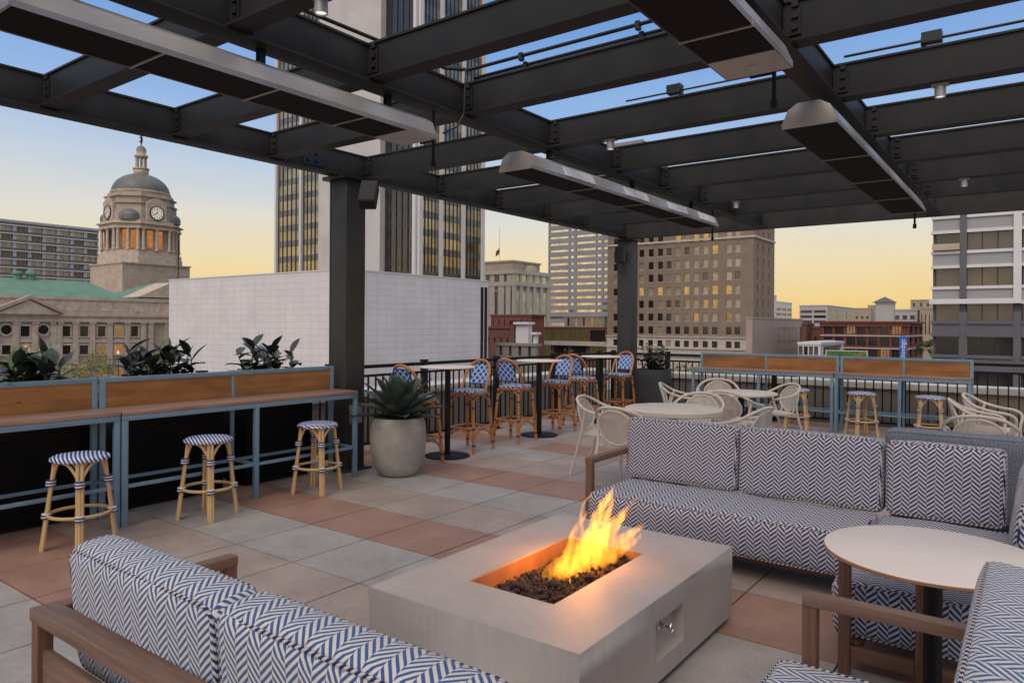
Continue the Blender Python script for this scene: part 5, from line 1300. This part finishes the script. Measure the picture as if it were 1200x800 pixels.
simple('pale_hospital','wide pale grey block on the horizon behind the red brick building',969,350,937,1003,358.5,M['officegrey'],G1,(365,371,377),2,3,1.3,.86)
simple('tan_stepped_block','small tan stepped block on the horizon left of the grey shaft',1020,330,1001,1026,362,M['tan'],G1,(372,),3,2,1.2,.4)
simple('tan_penthouse','small tan rooftop block above the stepped one',1024,332,1017,1025.5,358.5,M['tan'],G2,(),1,1)
t,X,Y,XL,YR,z1=simple('grey_shaft','pale grey shaft with a pyramid cap on the horizon',1046,200,1026,1047.5,356.5,M['officegrey'],G2,(),1,1)
m=MB(); cxp,cyp=(XL-X)/2,(YR-Y)/2; ex=(X-XL)/2+.8; ey=(YR-Y)/2+.8; m.v+=[(cxp-ex,cyp-ey,z1+.56),(cxp+ex,cyp-ey,z1+.56),(cxp+ex,cyp+ey,z1+.56),(cxp-ex,cyp+ey,z1+.56),(cxp,cyp,z1+2.2)]
for f in ((0,1,4),(1,2,4),(2,3,4),(3,0,4),(3,2,1,0)): m.face(f)
m.build('pyramid_roof',M['darkgrey'],t)
simple('grey_plant_building','grey and tan plant building right of the pyramid capped shaft',1074,215,1047,1080,364,M['officegrey'],G1,(372,),3,1,1.3,.6)
simple('tan_tower','tan tower on the horizon at the left of the grey office',1100,300,1067,None,352,M['tan'],G1,(357,364),4,2,1.6,.35)
simple('tan_brick_house','tan brick building with pairs of windows below the tan tower',1096,210,1078,None,362,M['tan'],G2,(371,377,383,389),4,2,1.5,.3)
# white plaza block outside the view behind the camera: none
# 15 red brick loft building
t,X,Y,XL,YR=block('red_brick_loft','three storey red brick loft building with large dark windows and a blue banner','building',1062,140,962,1079,0,None)
z1=zat(378.5,140,1062); m=MB(); m.box(XL-X,0,0,YR-Y,ZG,z1-.3); m.build('core',M['redbrick'],t)
rows15=[(zat(b,140,1062),zat(a,140,1062)) for a,b in ((410,420),(396,406),(382,391.7))]
c15=[(onY(Y,q)[0]-X-.8,onY(Y,q)[0]-X+.8) for q in (971,984,997.5,1010,1023.5,1037.5,1051)]
e15=[((YR-Y)*(k+.22)/3,(YR-Y)*(k+.78)/3) for k in range(3)]
m=MB(); wall_cells(m,'S',0,XL-X,.4,ZG,z1,rows15,c15,.4); wall_cells(m,'E',0,.001,YR-Y,ZG,z1,rows15,e15,.4); m.build('wall',M['redbrick'],t)
for i,(a,b) in enumerate(rows15):
    for k,(c,d_) in enumerate(c15): pane('S',0,c,d_,a,b,M['litdim'] if (i==2 and k in(2,6)) or (i==0 and k==5) else M['glassdark'],t,0,0,mull=2)
    for c,d_ in e15: pane('E',0,c,d_,a,b,M['glassdark'],t,0,0,mull=3)
m=MB(); m.box(XL-X-.3,.9,-.9,YR-Y+.3,z1,z1+.35); m.box(XL-X-.1,.7,-.7,-.401,z1-.7,z1-.001); m.build('cornice',M['redbrick'],t)
m=MB()
for q in (394.5,409.5): zz=zat(q,140,1062); m.box(XL-X,.55,-.55,-.401,zz,zz+.22); m.box(.401,.55,-.4,YR-Y,zz,zz+.22)
m.build('string_course',M['hotelstone'],t)
def text_mesh(txt,size,mat,name,parent,Mx,ext=.02):
    c=bpy.data.curves.new('txt','FONT'); c.body=txt; c.size=size; c.extrude=ext; c.align_x='CENTER'; c.align_y='CENTER'; o=bpy.data.objects.new('txt',c); col.objects.link(o)
    dg=bpy.context.evaluated_depsgraph_get(); me=bpy.data.meshes.new_from_object(o.evaluated_get(dg)); bpy.data.objects.remove(o); me.transform(Mx); me.materials.clear(); me.materials.append(mat)
    q=bpy.data.objects.new(name,me); col.objects.link(q); q.parent=parent; return q
bxx,byy=at(1058.5,136); zb0,zb1=zat(421.5,136,1058),zat(393.5,136,1058)
tb=thing('banner','tall blue vertical banner sign with white lettering on the brick loft corner','sign',(bxx,byy,(zb0+zb1)/2)); hh=(zb1-zb0)/2
m=MB(); m.box(-.62,.62,-.06,.06,-hh,hh); m.build('cloth',M['banner'],tb,bevel=.01)
text_mesh('Shindigz',1.15,M['letter'],'lettering',tb,Matrix.Translation((0,-.08,-.3))@Matrix.Rotation(R(90),4,'X')@Matrix.Rotation(R(90),4,'Z'))
m=MB(); m.box(-.62,1.4,.061,.12,hh-.3,hh-.15); m.box(-.62,1.4,.061,.12,-hh+.15,-hh+.3); m.build('bracket',M['bolt'],tb)
x_,y_=at(963.5,138); ts=thing('street_sign','narrow red and white vertical sign at the left corner of the brick loft','sign',(x_,y_,zat(409,138,963))); m=MB(); m.box(-.28,.28,-.05,.05,-1.3,1.5); m.build('panel',M['letter'],ts); m=MB(); m.box(-.2,.2,-.07,-.051,-1.1,1.0); m.build('red_field',M['redbrick'],ts)
x_,y_=at(992,120); tmu=thing('mural_board','wide green painted billboard low in front of the brick loft','sign',(x_,y_,zat(418,120,992))); m=MB(); m.box(-3.1,3.1,-.05,.1,-1.6,.95); m.build('board',M['mural'],tmu); m=MB(); m.box(-3.25,3.25,-.08,-.051,.951,1.08); m.box(-3.25,-3.11,-.08,.1,-1.6,.95); m.box(3.11,3.25,-.08,.1,-1.6,.95); m.build('frame',M['lightpanel'],tmu)
simple('dark_brick_shop','low dark brick building between the annex and the brick loft',960,160,938,None,385,M['redbrick2'],G2,(399,),3,1,1.6,.4)
t_,X,Y,XL,YR,z1=simple('small_brick_house','narrow dark brick stack beside the annex',944,158,940,None,381,M['redbrick2'],G2,(),1,1,deep=6)
simple('white_shed','low white framed glazed shed below the annex',960,125,936,None,404,M['lightpanel'],G1,(411,),4,1,1.5,.8)

# 17 grey office at the right edge
Xr,Yr=at(1188,82); 
t=thing('grey_office','grey and white office block with ribbon windows at the right edge','building',(Xr,Yr,0)); XL=onY(Yr,1093)[0]-Xr; W2=16
def zr_(py): return onY(Yr,1150,py)[1]
xp0=onY(Yr,1125)[0]-Xr; xp1=onY(Yr,1133)[0]-Xr; xw0=onY(Yr,1187.5)[0]-Xr; xw1=onY(Yr,1197)[0]-Xr
m=MB(); m.box(XL,W2,0,30,ZG,zr_(238)); m.build('core',M['darkgrey'],t)
bands=[(232,244,'white'),(244,252,'w'),]
rows17=[(zr_(452),zr_(437)),(zr_(416),zr_(394.5)),(zr_(376),zr_(356.5)),(zr_(335),zr_(313.5)),(zr_(293),zr_(272)),(zr_(251),zr_(232))]
cols17=[(XL+.3,xp0),(xp1,xw0),(xw1+.1,W2)]
m=MB()
zs_=[r[1] for r in rows17]; 
for i in range(len(rows17)):
    za_=rows17[i][1]+.001; zb2=rows17[i+1][0]-.001 if i+1<len(rows17) else zr_(225)
    upper=i>=2
    mi=0 if upper else 1
    for a,b in ((XL,xp0-.001),(xp1+.001,xw0-.001),(xw1+.001,W2)):
        m.box(a,b,-.55,-.001,za_+.35,zb2-.35,mi)
        m.box(a-.15 if a==XL else a,b,-.75,-.001,za_,za_+.349,2 if upper else 1); m.box(a-.15 if a==XL else a,b,-.75,-.001,zb2-.349,zb2,2 if upper else 1)
m.build('spandrels',[M['rightgrey'],M['darkgrey'],M['lightpanel']],t)
m=MB(); zsp=zr_(349); m.box(xp0,xp1,-.8,-.001,zsp+.0,zr_(225)); m.box(xp0-.1,xp1+.1,-.5,-.001,ZG,zsp-1.7); m.box(xw0,xw1,-.5,-.001,ZG,zsp-1.7); m.build('grey_pier',M['darkgrey'],t)
m=MB(); m.box(XL-.3,xw0-.002,-.9,-.802,zr_(355.8),zr_(350)); m.box(xw0,xw1,-.9,-.001,zr_(355.8),zr_(225)); m.build('white_frame',M['lightpanel'],t)
for i,(a,b) in enumerate(rows17):
    for (c,d_) in cols17:
        nb=max(1,int((d_-c)/1.35)); 
        for k in range(nb):
            c0=c+(d_-c)*k/nb; c1=c+(d_-c)*(k+1)/nb; mm=MB(); mm.box(c0+.05,c1-.05,-.12,-.04,a+.01,b-.01); mm.box(c0-.04,c0+.049,-.2,-.04,a+.01,b-.01,1)
            mm.build('window',[(M['glassbrown'] if i>=2 else M['glassdark']) if not(i==4 and c==cols17[0][0] and k<1) else M['glassdark'],M['mullion']],t)
m=MB(); m.box(XL,xp0,-1.1,-.9,rows17[4][0]+.1,rows17[4][0]+.85); m.build('balcony_glass',M['glassblind'],t)

# 18 low brick buildings between the tower and the hotel
def zz_(py,d,x): return zat(py,d,x)
def face_block(name,label,px0,px1,d,ytop,mat,deep=12,rows_px=(),nw=0,gm=None,frac=.6,hw=1.5,roof=True):
    xa_,ya_=at(px1,d); XLx=onY(ya_,px0)[0]; t=thing(name,label,'building',(xa_,ya_,0)); z1=zat(ytop,d,(px0+px1)/2); W_=xa_-XLx
    m=MB(); m.box(-W_,0,0,deep,ZG,z1-.1); m.build('core',mat,t)
    rows_=sorted([(zat(q,d,px1)-hw/2,zat(q,d,px1)+hw/2) for q in rows_px]); cs=[(-W_+W_*(k+.5-frac/2)/nw,-W_+W_*(k+.5+frac/2)/nw) for k in range(nw)]
    if rows_px:
        m=MB(); wall_cells(m,'S',0,-W_,.25,ZG,z1-.12,rows_,cs,.25); m.build('wall',mat,t)
        for i,(a,b) in enumerate(rows_):
            for k,(c,e_) in enumerate(cs): pane('S',0,c,e_,a,b,(gm or G2)[(i*3+k)%len(gm or G2)],t,0,0,mull=4 if hw>4 else 0)
    if roof: m=MB(); m.box(-W_-.15,.35,-.4,deep+.1,z1-.1,z1+.2); m.build('parapet',mat,t)
    return t,xa_,ya_,W_,z1
M['litoffice']=emit('lit_office_interior',(.42,.34,.12),.16)
face_block('brick_shop','brown red brick house front left of the white lift shaft',563,600,95,384,M['redbrick2'],rows_px=(399.5,),nw=5,frac=.22,hw=.9,deep=.8)
face_block('dark_brick_warehouse','dark red brick warehouse roof behind the white lift shaft',576,622,125,369.5,M['redbrick'],deep=4.2,rows_px=(378,),nw=7,frac=.2,hw=1.1)
face_block('white_lift_shaft','plain white rendered shaft standing among the low brick buildings',604.5,619,92,379,M['pier'],deep=.9)
face_block('white_duct_shaft','narrow white duct shaft right of the wider white shaft',625,629,91,391,M['lightpanel'],deep=.4)
face_block('brown_chimney','brown brick chimney between the brick house and the white shaft',598,603,93.5,375,M['redbrick2'],deep=.5)
t,xa_,ya_,W_,z1=face_block('lit_brick_office','low red brick office with a row of lit windows left of the hotel',628,712,215,384,M['redbrick2'],deep=12,rows_px=(415,396),nw=4,frac=.80,hw=4.6,gm=[M['litoffice'],M['glassdark'],M['glassdark'],M['litoffice'],M['litoffice']])
m=MB(); zz=zat(404,215,712); m.box(-W_,.2,-1.3,-.26,zz-.4,zz+.9); m.build('ledge',M['hotelstone'],t)
face_block('rooftop_block','tan rooftop blocks with a small door above the lit brick office',662,708,225,371,M['tan'],deep=6,rows_px=(377,),nw=5,frac=.28,hw=2.6,gm=[M['glassdark'],M['coping'],M['glassbrown'],M['litorange'],M['glassgreen']])
face_block('low_grey_shop','low grey flat building in front of the brown brick house',583,628,78,404.5,M['parapet'],deep=.6,rows_px=(411,),nw=4,frac=.3,hw=1.2)
face_block('pale_podium','pale stone podium along the foot of the hotel',712,880,165,419,M['hotelstone'],deep=10)

# ------------------------------------------------------------------ trees
def tree(px,d,ytop,wid,label,mat,seed,group=None,hgt=None):
    r_=random.Random(seed); x,y=at(px,d); zt=zat(ytop,d,px); t=thing('street_tree',label,'tree',(x,y,ZG),0,group); H_=zt-ZG
    m=MB(); m.tube([(0,0,0),(.1,0,H_*.3),(.0,.1,H_*.6)],[.28,.2,.12],8)
    for k in range(9):
        a=k*2.4; z0_=H_*(.28+.03*k); m.tube([(0,0,z0_),(math.cos(a)*wid*.22,math.sin(a)*wid*.22,z0_+H_*.15),(math.cos(a)*wid*.40,math.sin(a)*wid*.40,min(H_*.93,z0_+H_*.30))],[.10,.06,.02],5)
    m.build('trunk',M['bark'],t,smooth=True)
    m=MB(); cl=[]
    for k in range(34):
        a=r_.uniform(0,2*PI); q=r_.random()**.5; zz=r_.uniform(.36,1.0); rad=wid*.5*q*math.sin(PI*(.18+.80*(zz-.36)/.66))**.6; cl.append((math.cos(a)*rad,math.sin(a)*rad,H_*zz-.4,wid*r_.uniform(.09,.17)))
    for (cx_,cy_,cz,cr) in cl:
        for q in range(150):
            v=Vector((r_.gauss(0,1),r_.gauss(0,1),r_.gauss(0,.75))); v=v.normalized()*cr*r_.uniform(.35,1.05); s_=r_.uniform(.07,.15)
            a=Vector((r_.uniform(-1,1),r_.uniform(-1,1),r_.uniform(-1,1))).normalized()*s_; b=a.cross(Vector((r_.random(),r_.random(),r_.random()))).normalized()*s_*.6
            c=Vector((cx_,cy_,min(cz,H_-cr*.6)))+v; m.quad(c-a,c+b,c+a,c-b)
    m.build('crown',mat,t)
tree(103,62,414,8.5,'yellow green tree before the courthouse between the rubber plants',M['treeleaf'],3)
tree(2,70,421,6,'yellow green tree at the left edge low behind the rubber plant',M['treeleaf'],5)
tree(663,70,411.5,6.5,'bright green treetop just above the railing between the high tables',M['treeleaf2'],6)
tree(1088,100,398,6,'dark green tree between the brick loft and the grey office',M['treeleaf2'],8)
for k,(px,yt) in enumerate(((792,423.5),(815,424.5),(840,426),(865,427))): tree(px,60,yt,6.5,['green tree low behind the railing nearest the square planter','second green tree along the street behind the railing','third green tree along the street behind the far bar','green tree low behind the far bar on the right of its row'][k],M['treeleaf2'] if k%2 else M['treeleaf'],30+k,'trees in the street beyond the far railing')
# lamp posts
def lamp(px,d,ytop,label):
    x,y=at(px,d); t=thing('street_lamp',label,'street lamp',(x,y,ZG),0); H_=zat(ytop,d,px)-ZG; m=MB(); m.tube([(0,0,0),(0,0,H_)],[.09,.05],8); m.build('pole',M['bolt'],t); m=MB(); m.lathe([(.05,H_),(.17,H_+.1),(.2,H_+.5),(.05,H_+.75),(0,H_+.75)],n=12); m.build('lantern',M['letter'],t,smooth=True)
lamp(139,100,417,'slim street lamp before the lit courthouse window')
